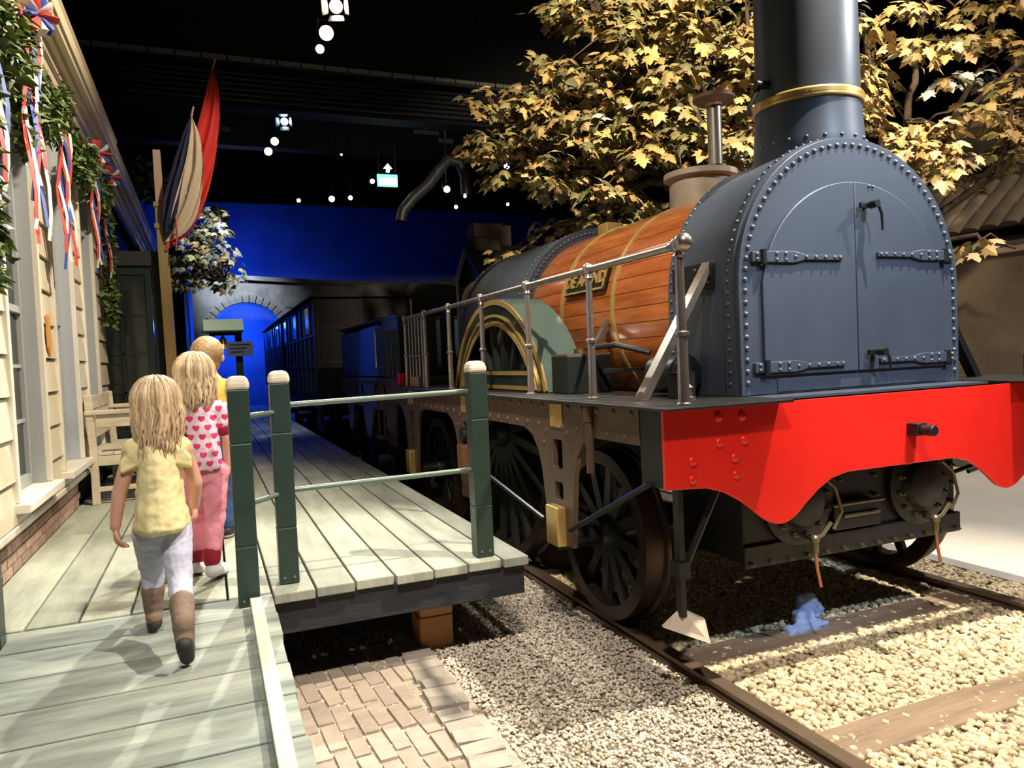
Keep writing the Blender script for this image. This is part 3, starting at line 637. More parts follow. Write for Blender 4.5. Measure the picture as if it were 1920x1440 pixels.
# --- chimney
CY_ = 3.085
b = MB(); b.lathe([(.275, 2.40), (.283, 2.50), (.278, 2.56), (.268, 2.70), (.268, 2.745)], (XC, CY_, 0), n=48); b.lathe([(.262, 2.745), (.259, 3.2), (.258, 3.6), (.258, 4.3), (.275, 4.33), (.30, 4.42), (.30, 4.46), (.24, 4.46), (.235, 4.2)], (XC, CY_, 0), n=48)
chim = b.build('chimney', M['iron'], loco, smooth=40)
MB().lathe([(.262, 2.742), (.277, 2.744), (.281, 2.755), (.275, 2.766), (.283, 2.78), (.276, 2.793), (.262, 2.796)], (XC, CY_, 0), n=48).build('brass_band', M['brass'], chim, smooth=60)
for i in range(12):
    a = -3.3 + i * .31; d = V((math.cos(a), math.sin(a), 0)); rivet(chim, (XC + .279 * d.x, CY_ + .279 * d.y, 2.545), d, .8)
b = MB(); b.cyl((XC - .255, CY_, 2.86), (XC - .33, CY_ + .01, 2.86), .022, n=12); b.tube([(XC - .31, CY_ + .01, 2.85), (XC - .37, CY_ + .02, 2.74), (XC - .36, CY_ + .02, 2.70)], .012); b.build('chimney_lever', M['dkiron'], chim)
# --- boiler with planks and bands
BR, BZ, BY0, BY1 = .655, 1.77, SY1, 5.31
boil = MB().cyl((XC, BY0, BZ), (XC, BY1, BZ), BR, n=64).build('boiler', M['dkiron'], loco)
NP = 46
for i in range(NP):
    a0 = 2 * math.pi * i / NP; a1 = 2 * math.pi * (i + 1) / NP - .006; am = (a0 + a1) / 2
    if -math.pi * .35 < math.atan2(math.sin(am), math.cos(am)) < math.pi * .30: continue       # far side, never seen
    sec = []
    for a in np.linspace(a0, a1, 4): sec.append((BR + .024, a))
    pr = [(XC + r * math.cos(a), BZ + r * math.sin(a)) for r, a in sec] + [(XC + (BR + .001) * math.cos(a), BZ + (BR + .001) * math.sin(a)) for a in (a1, a0)]
    MB().prism(pr, 'y', BY0 + .002, BY1 - .002).build('plank', M['wood'], boil, smooth=25)
for yy in (4.04, 4.76):
    MB().lathe([(BR + .025, -.021), (BR + .031, -.020), (BR + .031, .020), (BR + .025, .021)], (XC, yy, BZ), (0, 1, 0), n=72).build('brass_band', M['brass'], boil, smooth=40)
b = MB().lathe([(BR + .025, -.045), (BR + .034, -.044), (BR + .034, .0)], (XC, BY0 + .045, BZ), (0, 1, 0), n=72).build('end_ring', M['dkiron'], boil)
# name plate
an = math.radians(161.5); nrm = V((math.cos(an), 0, math.sin(an))); tz = V((-nrm.z, 0, nrm.x)) * -1
if tz.z < 0: tz = -tz
pc = V((XC, 4.40, BZ)) + nrm * (BR + .040); ty = V((0, -1, 0))                # text runs towards the front
Mx = Matrix((ty, tz, nrm)).transposed()
np_ = MB().box(pc, (.56, .17, .02), Mx).build('name_plate', M['dkiron'], boil, smooth=0, bevel=.003)
fr = MB(); 
for u, v, a, c in ((0, .075, .54, .012), (0, -.075, .54, .012), (.264, 0, .012, .15), (-.264, 0, .012, .15)): fr.box(pc + Mx @ V((u, v, .012)), (a, c, .012), Mx)
fr.build('plate_border', M['brass'], boil, smooth=0)
def text_mesh(body, size, ext, font_w=1.0):
    cu = bpy.data.curves.new('txt', 'FONT'); cu.body = body; cu.size = size; cu.extrude = ext; cu.align_x = 'CENTER'; cu.align_y = 'CENTER'; cu.space_character = font_w; cu.resolution_u = 3; cu.offset = size * .02
    o = bpy.data.objects.new('txt', cu); COL.objects.link(o); dg = bpy.context.evaluated_depsgraph_get(); me = bpy.data.meshes.new_from_object(o.evaluated_get(dg)); bpy.data.objects.remove(o); return me
tm = text_mesh('DE AREND', .115, .006, 1.0); tm.materials.append(M['brass'])
inst('name_lettering', tm, pc + Mx @ V((0, 0, .014)), boil, Mx.to_euler())
# --- dome, pipe, safety valve
b = MB(); b.lathe([(.20, 2.38), (.20, 2.60), (.235, 2.61), (.235, 2.645), (.16, 2.66), (.05, 2.68)], (XC, 4.02, 0), n=32); dome = b.build('steam_dome', M['domepaint'], loco)
b = MB(); b.lathe([(.045, 2.66), (.045, 3.03), (.06, 3.04)], (XC, 3.86, 0), n=20); b.build('relief_pipe', M['steel'], loco)
b = MB(); b.lathe([(.03, 3.035), (.10, 3.045), (.128, 3.065), (.130, 3.082), (.10, 3.10), (.04, 3.11), (.001, 3.111)], (XC, 3.86, 0), n=28); b.build('pipe_cap', M['rail'], loco)
b = MB(); b.bb(XC - .16, XC - .02, 4.98, 5.12, 2.40, 2.51); b.build('filler_box', M['brass'], loco, smooth=0, bevel=.01)
# --- firebox
FR_, FZ = .755, 1.77
fire = MB().prism(dprof(FR_, FZ, 1.277), 'y', BY1 + .03, 6.85).build('firebox', M['iron'], loco, smooth=30)
MB().prism(dprof(FR_ + .006, FZ, 1.279), 'y', BY1 - .0, BY1 + .029).build('front_ring', M['iron'], fire, smooth=30, bevel=.006)
MB().prism(dprof(FR_ + .012, FZ, 1.279), 'y', 6.74, 6.852, [dprof(FR_ + .001, FZ, 1.281)[::-1]]).build('rear_ring', M['iron'], fire, smooth=30)
for i in range(44):
    a = math.pi * (.2 + .8 * (i + .5) / 44); d = V((math.cos(a), 0, math.sin(a)))
    rivet(fire, (XC + (FR_ - .035) * d.x, BY1 - .0005, FZ + (FR_ - .035) * d.z), (0, -1, 0), 1.0)
    rivet(fire, (XC + (FR_ + .0005) * d.x, BY1 + .10, FZ + (FR_ + .0005) * d.z), d, .8); rivet(fire, (XC + (FR_ + .0125) * d.x, 6.80, FZ + (FR_ + .0125) * d.z), d, .8)
for k in range(9):
    rivet(fire, (XC - FR_ + .035, BY1 - .0005, FZ - .03 - k * .054), (0, -1, 0), 1.0); rivet(fire, (XC - FR_ - .0005, BY1 + .10, FZ - .03 - k * .054), (-1, 0, 0), .8)
b = MB(); b.lathe([(.20, -.05), (.22, 0), (.20, .03), (.06, .05)], (XC - .45, 7.0, 2.08), (0, 1, 0), n=20); b.build('backhead_casing', M['barrel'], fire)
b = MB(); b.tube([(XC - .72, 6.95, 1.3), (XC - .72, 6.95, 2.28), (XC - .70, 6.95, 2.32)], .016); b.tube([(XC - .72, 6.95, 2.26), (XC - .92, 6.95, 2.28)], .013); b.build('regulator_lever', M['steel'], fire)
# --- lower front: cylinder block
cyb = MB().bb(XC - .72, XC + .715, SY0 + .03, 3.40, .47, 1.262).build('cylinder_block', M['dkiron'], loco, smooth=0, bevel=.008)
cp_ = MB(); cp_.bb(XC - .735, XC + .725, SY0 + .005, SY0 + .029, .455, .56); cp_.build('block_flange', M['dkiron'], cyb, smooth=0, bevel=.004)
bolt = MB(); bolt.lathe([(.0001, .02), (.011, .019), (.014, .014), (.014, -.002)], (0, 0, 0), n=6); bolt.lathe([(.0001, .034), (.006, .033), (.006, .015)], (0, 0, 0), n=8); bome = mkmesh('bolt', bolt.v, bolt.f, M['oilbolt'], 30)
def bolt_(par, p, d, s=1.0): return inst('bolt', bome, p, par, V(d).to_track_quat('Z', 'Y').to_euler(), (s, s, s))
for k, cxx in enumerate((XC - .40, XC + .42)):
    cv = MB(); cv.lathe([(.215, .0), (.215, -.028), (.20, -.034), (.13, -.036), (.115, -.075), (.06, -.09), (.001, -.092)], (cxx, SY0 + .029, .745), (0, 1, 0), n=32); c_ = cv.build('cylinder_cover', M['dkiron'], cyb, smooth=40)
    for i in range(12):
        a = i * math.pi / 6 + .2; bolt_(c_, (cxx + .165 * math.cos(a), SY0 - .006, .745 + .165 * math.sin(a)), (0, -1, 0))
    # drain cock with copper tube
    b = MB(); b.sph((cxx + .03, SY0 - .06, .565), .024); b.cyl((cxx + .03, SY0 - .01, .565), (cxx + .03, SY0 - .06, .565), .012, n=8); b.tube([(cxx + .03, SY0 - .06, .565), (cxx + .07, SY0 - .07, .585), (cxx + .12, SY0 - .075, .64)], .010); b.tube([(cxx + .03, SY0 - .062, .55), (cxx + .03, SY0 - .062, .50)], .014)
    d_ = b.build('drain_cock', M['oilbolt'], cyb)
    MB().tube([(cxx + .03, SY0 - .062, .50), (cxx + .035, SY0 - .065, .42), (cxx + .05, SY0 - .07, .335)], .008).build('drain_pipe', M['copper'], cyb)
    MB().tube([(cxx + .10, SY0 - .05, .86), (cxx + .17, SY0 - .06, .80), (cxx + .205, SY0 - .06, .68), (cxx + .15, SY0 - .06, .60)], .008).build('oil_pipe', M['oilbolt'], cyb)
for i in range(13): bolt_(cyb, (XC - .70 + i * .116, SY0 + .004, .475), (0, -1, 0), .8)
for i in range(6): bolt_(cyb, (XC + .68, SY0 + .029, .62 + i * .1), (0, -1, 0), 1.0)
for i in range(4): bolt_(cyb, (XC + .12, SY0 + .029, .62 + i * .1), (0, -1, 0), .9); bolt_(cyb, (XC - .12, SY0 + .029, .62 + i * .1), (0, -1, 0), .9)
vc = MB().bb(XC - .20, XC + .11, SY0 - .02, SY0 + .029, .575, .70).build('valve_cover', M['dkiron'], cyb, smooth=0, bevel=.006)
b = MB()
for u0, u1, z in ((XC - .22, XC + .12, .705), (XC - .15, XC + .09, .645)): b.cyl((u0, SY0 - .028, z), (u1, SY0 - .028, z), .010, n=10)
b.build('cover_bar', M['oilbolt'], vc)
# --- buffer beam
BYF, BYB = 2.55, 2.572
hp = [(-1.33, .934), (-1.13, .922), (-1.04, .895), (-.954, .848), (-.90, .808), (-.86, .775), (-.825, .750), (-.79, .733), (-.755, .725), (-.72, .725), (-.69, .733), (-.66, .748), (-.63, .770), (-.60, .796), (-.52, .855), (-.445, .894), (-.37, .91), (-.34, .9145)]
prof = [(XC + u, z) for u, z in hp] + [(XC - u, z) for u, z in reversed(hp)] + [(XC + 1.33, 1.260), (XC - 1.33, 1.260)]
beam = MB().prism(prof, 'y', BYF, BYB).build('buffer_beam', M['red'], loco, smooth=0, bevel=.004)
rd = MB().lathe([(.0001, .012), (.012, .0115), (.018, .008), (.021, .0005), (.021, -.002)], (0, 0, 0), n=14); rdm = mkmesh('rivet', rd.v, rd.f, M['red'], 60)
for x, z in ((1.969, 1.217), (2.093, 1.212), (1.970, 1.109), (2.101, 1.109), (1.832, 1.042), (2.047, 1.038), (1.829, .965), (2.052, .965)):
    rivet(beam, (x, BYF - .0005, z), (0, -1, 0), 1.0, rdm); rivet(beam, (2 * XC - x, BYF - .0005, z), (0, -1, 0), 1.0, rdm)
b = MB(); b.bb(XC + .03, XC + .095, BYF - .06, BYF - .0005, 1.052, 1.112); b.cyl((XC + .063, BYF - .06, 1.08), (XC + .063, BYF - .125, 1.08), .026, n=16); b.build('coupling_pin', M['dkiron'], beam, bevel=.005)
for sx in (-1, 1): MB().bb(*sorted((XC + sx * 1.325, XC + sx * 1.25)), BYB + .001, 2.74, .935, 1.262).build('beam_end_plate', M['dkpaint'], beam, smooth=0)
# --- frames with horn plates
AX = [(3.58, .52), (5.10, .962), (6.65, .52)]
def hornprof():
    lo = [(2.74, 1.10)]
    for y0, zax in AX:
        lo += [(y0 - .42, 1.10), (y0 - .31, 1.06), (y0 - .24, .98), (y0 - .205, .88), (y0 - .17, .62), (y0 - .16, .50), (y0 + .13, .50), (y0 + .14, .62), (y0 + .19, .88), (y0 + .23, .98), (y0 + .31, 1.06), (y0 + .42, 1.10)]
    return lo + [(7.2, 1.10), (7.2, 1.262), (2.74, 1.262)]
holes = []
for y0, _ in AX:
    for z0, z1, hw in ((.90, 1.06, .055), (.735, .83, .048)): holes.append([(y0 - .02 - hw, z0 + .012), (y0 - .02 - hw, z1 - .012), (y0 - .02 - hw + .012, z1), (y0 - .02 + hw - .012, z1), (y0 - .02 + hw, z1 - .012), (y0 - .02 + hw, z0 + .012), (y0 - .02 + hw - .012, z0), (y0 - .02 - hw + .012, z0)])
rf = MB().lathe([(.0001, .009), (.010, .0085), (.0155, .004), (.017, .0005), (.017, -.002)], (0, 0, 0), n=10); rfm = mkmesh('rivet', rf.v, rf.f, M['frame'], 60)
for sx, xa in ((-1, XC - 1.33), (1, XC + 1.30)):
    fr_ = MB().prism(hornprof(), 'x', xa, xa + .03, holes).build('side_frame', M['frame'], loco, smooth=0, bevel=.003)
    if sx < 0:
        yy = 2.80; k = 0
        while yy < 7.1:
            for z in (1.235, 1.13):
                if not any(abs(yy - a[0]) < .10 for a in AX): rivet(fr_, (xa - .0005, yy + (.06 if z < 1.2 else 0), z), (-1, 0, 0), .95, rfm)
            yy += .155; k += 1
        for y0, _ in AX:
            for dy, z in ((-.19, 1.03), (.15, 1.03), (-.14, 1.10), (.11, 1.10)): rivet(fr_, (xa - .0005, y0 + dy, z), (-1, 0, 0), .9, rfm)
            MB().bb(xa - .008, xa - .0005, y0 - .10, y0 + .045, 1.125, 1.25).build('brass_plaque', M['brass'], fr_, smooth=0, bevel=.002)
    for y0, zax in AX:
        zc = .60 if zax < .9 else .79
        ab = MB(); ab.bb(xa - .05 if sx < 0 else xa - .02, xa + .05 if sx < 0 else xa + .08, y0 - .085, y0 + .06, zc - .105, zc + .105); ab.build('axle_box', M['brass'] if zax < .9 else M['coach2'], loco, smooth=0, bevel=.008)
    MB().bb(xa - .045, xa + (.60 if sx < 0 else .045), 2.46, 7.25, 1.2625, 1.2745).build('footplate', M['dkiron'], loco, smooth=0, bevel=.003) if sx < 0 else MB().bb(xa - .53, xa + .075, 2.46, 7.25, 1.2625, 1.2745).build('footplate', M['dkiron'], loco, smooth=0, bevel=.003)
    for pts in ([(xa - .012, 3.42, .60), (xa - .012, 2.66, .945)], [(xa - .012, 3.74, .60), (xa - .012, 4.92, .78)]):
        MB().tube([(p[0] + (0 if sx < 0 else .054), p[1], p[2]) for p in pts], .014).build('tie_rod', M['dkiron'], loco)
    b = MB(); b.cyl((xa - .012 + (0 if sx < 0 else .054), 3.17, .93), (xa - .012 + (0 if sx < 0 else .054), 3.17, 1.22), .02, n=10); b.cyl((xa - .012 + (0 if sx < 0 else .054), 3.17, 1.18), (xa - .012 + (0 if sx < 0 else .054), 3.17, 1.25), .028, n=10); b.build('spring_hanger', M['frame'], loco)
    # life guard
    gx_ = XC + sx * 1.20
    b = MB(); b.bb(gx_ - .013, gx_ + .013, 2.64, 2.68, .36, .95)
    b.tube([(gx_ + sx * -.02, 2.66, .56), (gx_ - sx * .22, 2.66, .91)], .015); b.bb(gx_ - .028, gx_ + .028, 2.625, 2.695, .53, .60)
    if sx > 0: b.tube([(gx_ - .02, 2.66, .90), (gx_ - .55, 2.7, .80)], .012)
    b.build('life_guard', M['dkiron'], loco, smooth=0)
    b = MB(); z0 = .30
    b.rings([[(gx_ - .07, 2.70, z0 + .01), (gx_ + .0, 2.66, z0 + .09), (gx_, 2.67, z0 + .095), (gx_ - .07, 2.712, z0 + .016)], [(gx_ + .055, 2.54, z0 - .03), (gx_ + .075, 2.60, z0 + .05), (gx_ + .075, 2.61, z0 + .056), (gx_ + .055, 2.552, z0 - .024)]])
    b.rings([[(gx_ + .0, 2.66, z0 + .09), (gx_ + .07, 2.74, z0 + .02), (gx_ + .07, 2.75, z0 + .026), (gx_, 2.67, z0 + .096)], [(gx_ + .075, 2.60, z0 + .05), (gx_ + .13, 2.66, z0 - .02), (gx_ + .13, 2.67, z0 - .014), (gx_ + .075, 2.61, z0 + .056)]])
    b.build('guard_blade', M['dkiron'] if sx > 0 else M['cap'], loco, smooth=0)
# --- wheels
def wheel(x, y, r, sx, ns):
    zc = .05 + r
    prof = [(r - .075, -.055), (r - .004, -.055), (r, -.04), (r, .05), (r + .022, .058), (r + .022, .078), (r - .01, .085), (r - .075, .075), (r - .075, -.055)]
    w_ = MB().lathe([(a, h * -sx) for a, h in prof], (x, y, zc), (1, 0, 0), n=56).build('wheel', M['tyre'], loco, smooth=40)
    MB().lathe([(.001, -.09 * -1), (.09, .085), (.11, .04), (.11, -.05), (.001, -.06)], (x, y, zc), (sx, 0, 0), n=24).build('hub', M['spoke'], w_, smooth=40)
    me = None
    for i in range(ns):
        a = 2 * math.pi * i / ns
        if me is None:
            b = MB(); b.rings([[(-.022, -.035, .09), (.022, -.035, .09), (.022, .035, .09), (-.022, .035, .09)], [(-.018, -.024, r - .07), (.018, -.024, r - .07), (.018, .024, r - .07), (-.018, .024, r - .07)]]); me = mkmesh('spoke', b.v, b.f, M['spoke'], 0)
        inst('spoke', me, (x, y, zc), w_, Euler((a + .13, 0, 0)))
    return w_
for (y0, zax), r in zip(AX, (.465, .912, .465)):
    for sx in (-1, 1): wheel(XC + sx * 1.025, y0, r, sx, 12 if r < .6 else 20)
    MB().cyl((XC - 1.36, y0, .05 + r), (XC + 1.36, y0, .05 + r), .055, n=20).build('axle', M['dkiron'], loco)
b = MB(); b.tube([(XC - .9, 5.35, 1.0), (XC - .85, 4.1, .72), (XC - .8, 3.45, .70)], .035, n=12); b.cyl((XC - .9, 5.3, 1.12), (XC - .9, 5.3, .84), .05, n=12); b.build('connecting_rod', M['steel'], loco)
MB().bb(XC - .8, XC + .8, 3.5, 6.9, .98, 1.24).build('inner_frame', M['dkiron'], loco, smooth=0)
MB().bb(XC - .55, XC + .55, 5.3, 6.75, .35, .97).build('ash_pan', M['dkiron'], loco, smooth=0)
# --- splashers over the driving wheels
for sx in (-1, 1):
    x_o, x_i = XC + sx * 1.08, XC + sx * .80; R_ = .965; zc = .962; a_ = math.asin((1.2765 - zc) / R_)
    an_ = np.linspace(a_, math.pi - a_, 41)
    b = MB(); b.rings([[(x_o, 5.10 + (R_ + t) * math.cos(a), zc + (R_ + t) * math.sin(a)) for t in (0, .012)] + [(x_i, 5.10 + (R_ + t) * math.cos(a), zc + (R_ + t) * math.sin(a)) for t in (.012, 0)] for a in an_])
    sp_ = b.build('splasher', M['splash'], loco, smooth=40)
    def ringband(r0, r1, x0, x1, m, nm):
        b = MB(); b.rings([[(x0, 5.10 + r * math.cos(a), zc + r * math.sin(a)) for r in (r0, r1)] + [(x1, 5.10 + r * math.cos(a), zc + r * math.sin(a)) for r in (r1, r0)] for a in np.linspace(math.asin((1.2765 - zc) / r0), math.pi - math.asin((1.2765 - zc) / r0), 41)]); b.build(nm, m, sp_, smooth=40)
    d1 = sx * .012
    ringband(.80, .962, x_o, x_o - d1, M['dkgreen'], 'face_plate')
    for r0, r1 in ((.935, .972), (.845, .865), (.78, .815)): ringband(r0, r1, x_o + sx * .012, x_o + sx * .0005, M['brass'], 'brass_bead')
    hw = math.sqrt(.80 ** 2 - (1.40 - zc) ** 2) - .01
    MB().bb(*sorted((x_o, x_o - d1)), 5.10 - hw, 5.10 + hw, 1.2765, 1.42).build('lower_panel', M['dkgreen'], sp_, smooth=0)
    for z0 in (1.285, 1.385): MB().bb(*sorted((x_o + sx * .010, x_o + sx * .0005)), 5.10 - hw - .05, 5.10 + hw + .05, z0, z0 + .026).build('brass_strip', M['brass'], sp_, smooth=0)
# --- handrail
hx, hz = XC - 1.21, 1.935
HY = [2.575, 3.36, 4.15, 4.97, 5.75, 6.47, 7.18]
hr = MB().cyl((hx, HY[0], hz), (hx, HY[-1], hz), .017, n=14).build('handrail', M['steel'], loco)
for k, yy in enumerate(HY):
    b = MB(); s_ = 1.15 if k == 0 else 1.0
    b.lathe([(.03, 1.2755), (.03, 1.283), (.0215 * s_, 1.287), (.0195 * s_, 1.56), (.028 * s_, 1.566), (.028 * s_, 1.578), (.0185 * s_, 1.584), (.016 * s_, 1.885), (.024 * s_, 1.892), (.018, 1.905), (.016, hz)], (hx, yy, 0), n=16)
    b.build('handrail_post', M['steel'], hr); k_ = MB(); k_.sph((hx, yy, hz + .004), .031 if k else .036, 14, 8)
    if k == 0: k_.sph((hx - .002, yy - .035, hz + .008), .04, 14, 8); k_.cyl((hx, yy, hz + .004), (hx, yy + .06, hz + .002), .028, .02, n=14)
    k_.build('knob', M['steel'], hr)
for k in range(5):
    yy = HY[-2] + .10 + k * .115
    MB().lathe([(.012, 1.276), (.010, 1.55), (.016, 1.556), (.016, 1.566), (.010, 1.572), (.009, hz - .02)], (hx, yy, 0), n=10).build('baluster', M['steel'], hr)
MB().cyl((hx, HY[-2], 1.562), (hx, HY[-1], 1.562), .009, n=8).build('lower_rail', M['steel'], hr)
MB().cyl((hx, 6.9, hz), (hx, 6.9, hz + .17), .009, n=8).build('rail_spike', M['steel'], hr)
MB().bb(XC - .705, XC + .705, 2.62, 2.83, 1.2625, 1.2735).build('front_footplate', M['iron'], loco, smooth=0)
# --- stays, boxes
for sx in (-1, 1):
    b = MB(); x0 = XC + sx * (SR + .001); 
    b.bb(*sorted((x0, x0 + sx * .02)), 2.97, 3.30, 1.80, 1.93); b.build('stay_bracket', M['dkiron'], loco, smooth=0, bevel=.004)
    for yy in (3.0, 3.10, 3.22): 
        for z in (1.83, 1.90): rivet(loco, (x0 + sx * .0205, yy, z), (sx, 0, 0), .7)
    b = MB(); b.rings([[(XC + sx * 1.17, yy, 1.2755), (XC + sx * 1.12, yy, 1.2755), (XC + sx * (SR + .022), yy, 1.87), (XC + sx * (SR + .022), yy, 1.93)] for yy in (2.98, 3.04)]); b.build('stay', M['steel'] if sx < 0 else M['dkiron'], loco, smooth=0)
    b = MB(); b.rings([[(XC + sx * .98, yy, 1.2755), (XC + sx * .94, yy, 1.2755), (XC + sx * .69, yy, 1.66), (XC + sx * .69, yy, 1.72)] for yy in (4.08, 4.13)]); b.build('stay', M['steel'] if sx < 0 else M['dkiron'], loco, smooth=0)
MB().bb(XC - 1.08, XC - .79, 3.90, 4.12, 1.2755, 1.50).build('sand_box', M['boxblack'], loco, smooth=0, bevel=.006)
b = MB(); b.bb(XC - 1.08, XC - .79, 3.90, 4.12, 1.5005, 1.512); b.cyl((XC - .95, 4.0, 1.512), (XC - .95, 4.0, 1.54), .03, n=10); b.build('box_lid', M['rail'], loco, smooth=0)
b = MB(); b.lathe([(.10, 0), (.10, .22), (.085, .235), (.001, .24)], (XC - .84, 3.30, 1.385), (0, -1, 0), n=28); b.build('steam_pipe_casing', M['dkiron'], loco)
MB().bb(XC - 1.0, XC - .9, 2.92, 3.0, 1.2755, 1.40).build('oil_box', M['dkiron'], loco, smooth=0)
b = MB(); b.lathe([(.026, 1.2755), (.026, 1.29), (.012, 1.295), (.012, 1.33), (.02, 1.335), (.001, 1.35)], (XC - 1.02, 2.80, 0), n=12); b.build('oil_cup', M['steel'], loco)
b = MB(); b.bb(XC - 1.0, XC - .75, 3.55, 3.62, 1.40, 1.42); b.tube([(XC - .95, 3.9, 1.54), (XC - .92, 3.6, 1.55), (XC - .80, 3.45, 1.50)], .016); b.build('feed_pipe', M['dkiron'], loco)
MB().cyl((XC + 1.22, 2.75, 1.2755), (XC + 1.22, 2.75, 1.40), .02, n=10).build('lamp_iron', M['dkiron'], loco)
# ================================================================== tender and carriages
def simple_wheel(par, x, y, r, sx, ns=10):
    zc = .05 + r
    w_ = MB().lathe([(r - .06, -.05 * sx), (r, -.045 * sx), (r, .05 * sx), (r + .02, .06 * sx), (r - .06, .065 * sx), (r - .06, -.05 * sx)], (x, y, zc), (1, 0, 0), n=36).build('wheel', M['tyre'], par, smooth=40)
    b = MB(); b.rings([[(-.018, -.028, .05), (.018, -.028, .05), (.018, .028, .05), (-.018, .028, .05)], [(-.015, -.02, r - .05), (.015, -.02, r - .05), (.015, .02, r - .05), (-.015, .02, r - .05)]]); me = mkmesh('spoke', b.v, b.f, M['spoke'], 0)
    for i in range(ns): inst('spoke', me, (x, y, zc), w_, Euler((2 * math.pi * i / ns, 0, 0)))
    MB().cyl((x - .08, y, zc), (x + .08, y, zc), .09, n=16).build('hub', M['spoke'], w_)
ten = thing('tender', (XC, 9, .05), 'dark tender with green slatted end behind the locomotive', 'tender')
tx = XC - 1.22
tb = MB().prism([(tx, 1.36), (tx, 1.93), (tx + .05, 1.99), (-tx + 2 * XC - .05, 1.99), (2 * XC - tx, 1.93), (2 * XC - tx, 1.36)], 'y', 8.15, 10.9).build('tank', M['tank'], ten, smooth=30, bevel=.01)
MB().bb(tx - .012, 2 * XC - tx + .012, 8.13, 10.92, 1.992, 2.015).build('tank_rim', M['dkiron'], tb, smooth=0)
b = MB(); b.cyl((tx - .05, 8.32, 1.45), (tx - .05, 8.32, 1.88), .014, n=10)
for z in (1.46, 1.87): b.cyl((tx - .05, 8.32, z), (tx, 8.32, z), .009, n=8); b.sph((tx - .05, 8.32, z), .022)
b.build('grab_rail', M['steel'], ten)
for k in range(7):
    yy = 7.42 + k * .105
    MB().bb(tx - .01, tx + .015, yy, yy + .075, 1.35, 1.975).build('slat', M['dkgreen'] if k % 2 else M['spoke'], ten, smooth=0, bevel=.006)
MB().bb(tx - .02, tx + .02, 7.40, 8.14, 1.976, 1.99).build('slat_rail', M['dkgreen'], ten, smooth=0)
for k in range(7):
    xx = tx + .25 + k * .2; MB().bb(xx, xx + .15, 7.42, 7.445, 1.35, 1.975).build('slat', M['dkgreen'], ten, smooth=0)
TP = [(7.40, 1.12), (7.62, 1.10), (7.72, .62), (7.98, .62), (8.12, .98), (8.75, .98), (8.95, .62), (9.2, .62), (9.4, .98), (10.0, .98), (10.15, .62), (10.4, .62), (10.5, 1.10), (10.9, 1.12), (10.9, 1.30), (7.40, 1.30)]
TH = [[(a, 1.14), (a, 1.26), (a + .28, 1.26), (a + .28, 1.14)] for a in (8.05, 8.45, 9.3, 9.7)]
MB().prism(TP, 'x', tx - .02, tx + .01, TH).build('side_frame', M['frame'], ten, smooth=0); MB().prism(TP, 'x', 2 * XC - tx - .01, 2 * XC - tx + .02, TH).build('side_frame', M['frame'], ten, smooth=0)
MB().bb(tx - .03, 2 * XC - tx + .03, 7.38, 10.92, 1.3005, 1.345).build('deck', M['frame'], ten, smooth=0)
MB().bb(tx - .04, tx + .10, 7.28, 7.379, 1.28, 1.40).build('end_block', M['red'], ten, smooth=0)
b = MB(); b.bb(tx - .14, tx - .03, 7.75, 8.05, .70, .725)
for yy in (7.76, 8.03): b.bb(tx - .12, tx - .10, yy, yy + .015, .725, 1.29); b.bb(tx - .12, tx - .03, yy, yy + .015, 1.27, 1.29)
b.build('step', M['frame'], ten, smooth=0)
for yy in (8.0, 10.2):
    for sx in (-1, 1): simple_wheel(ten, XC + sx * 1.025, yy, .5, sx)
    MB().cyl((XC - 1.25, yy, .55), (XC + 1.25, yy, .55), .05).build('axle', M['dkiron'], ten)
MB().bb(XC - 1.255, XC - 1.24, 6.62, 6.86, 1.28, 1.37).build('rear_plate', M['pinkwood'], loco, smooth=0)
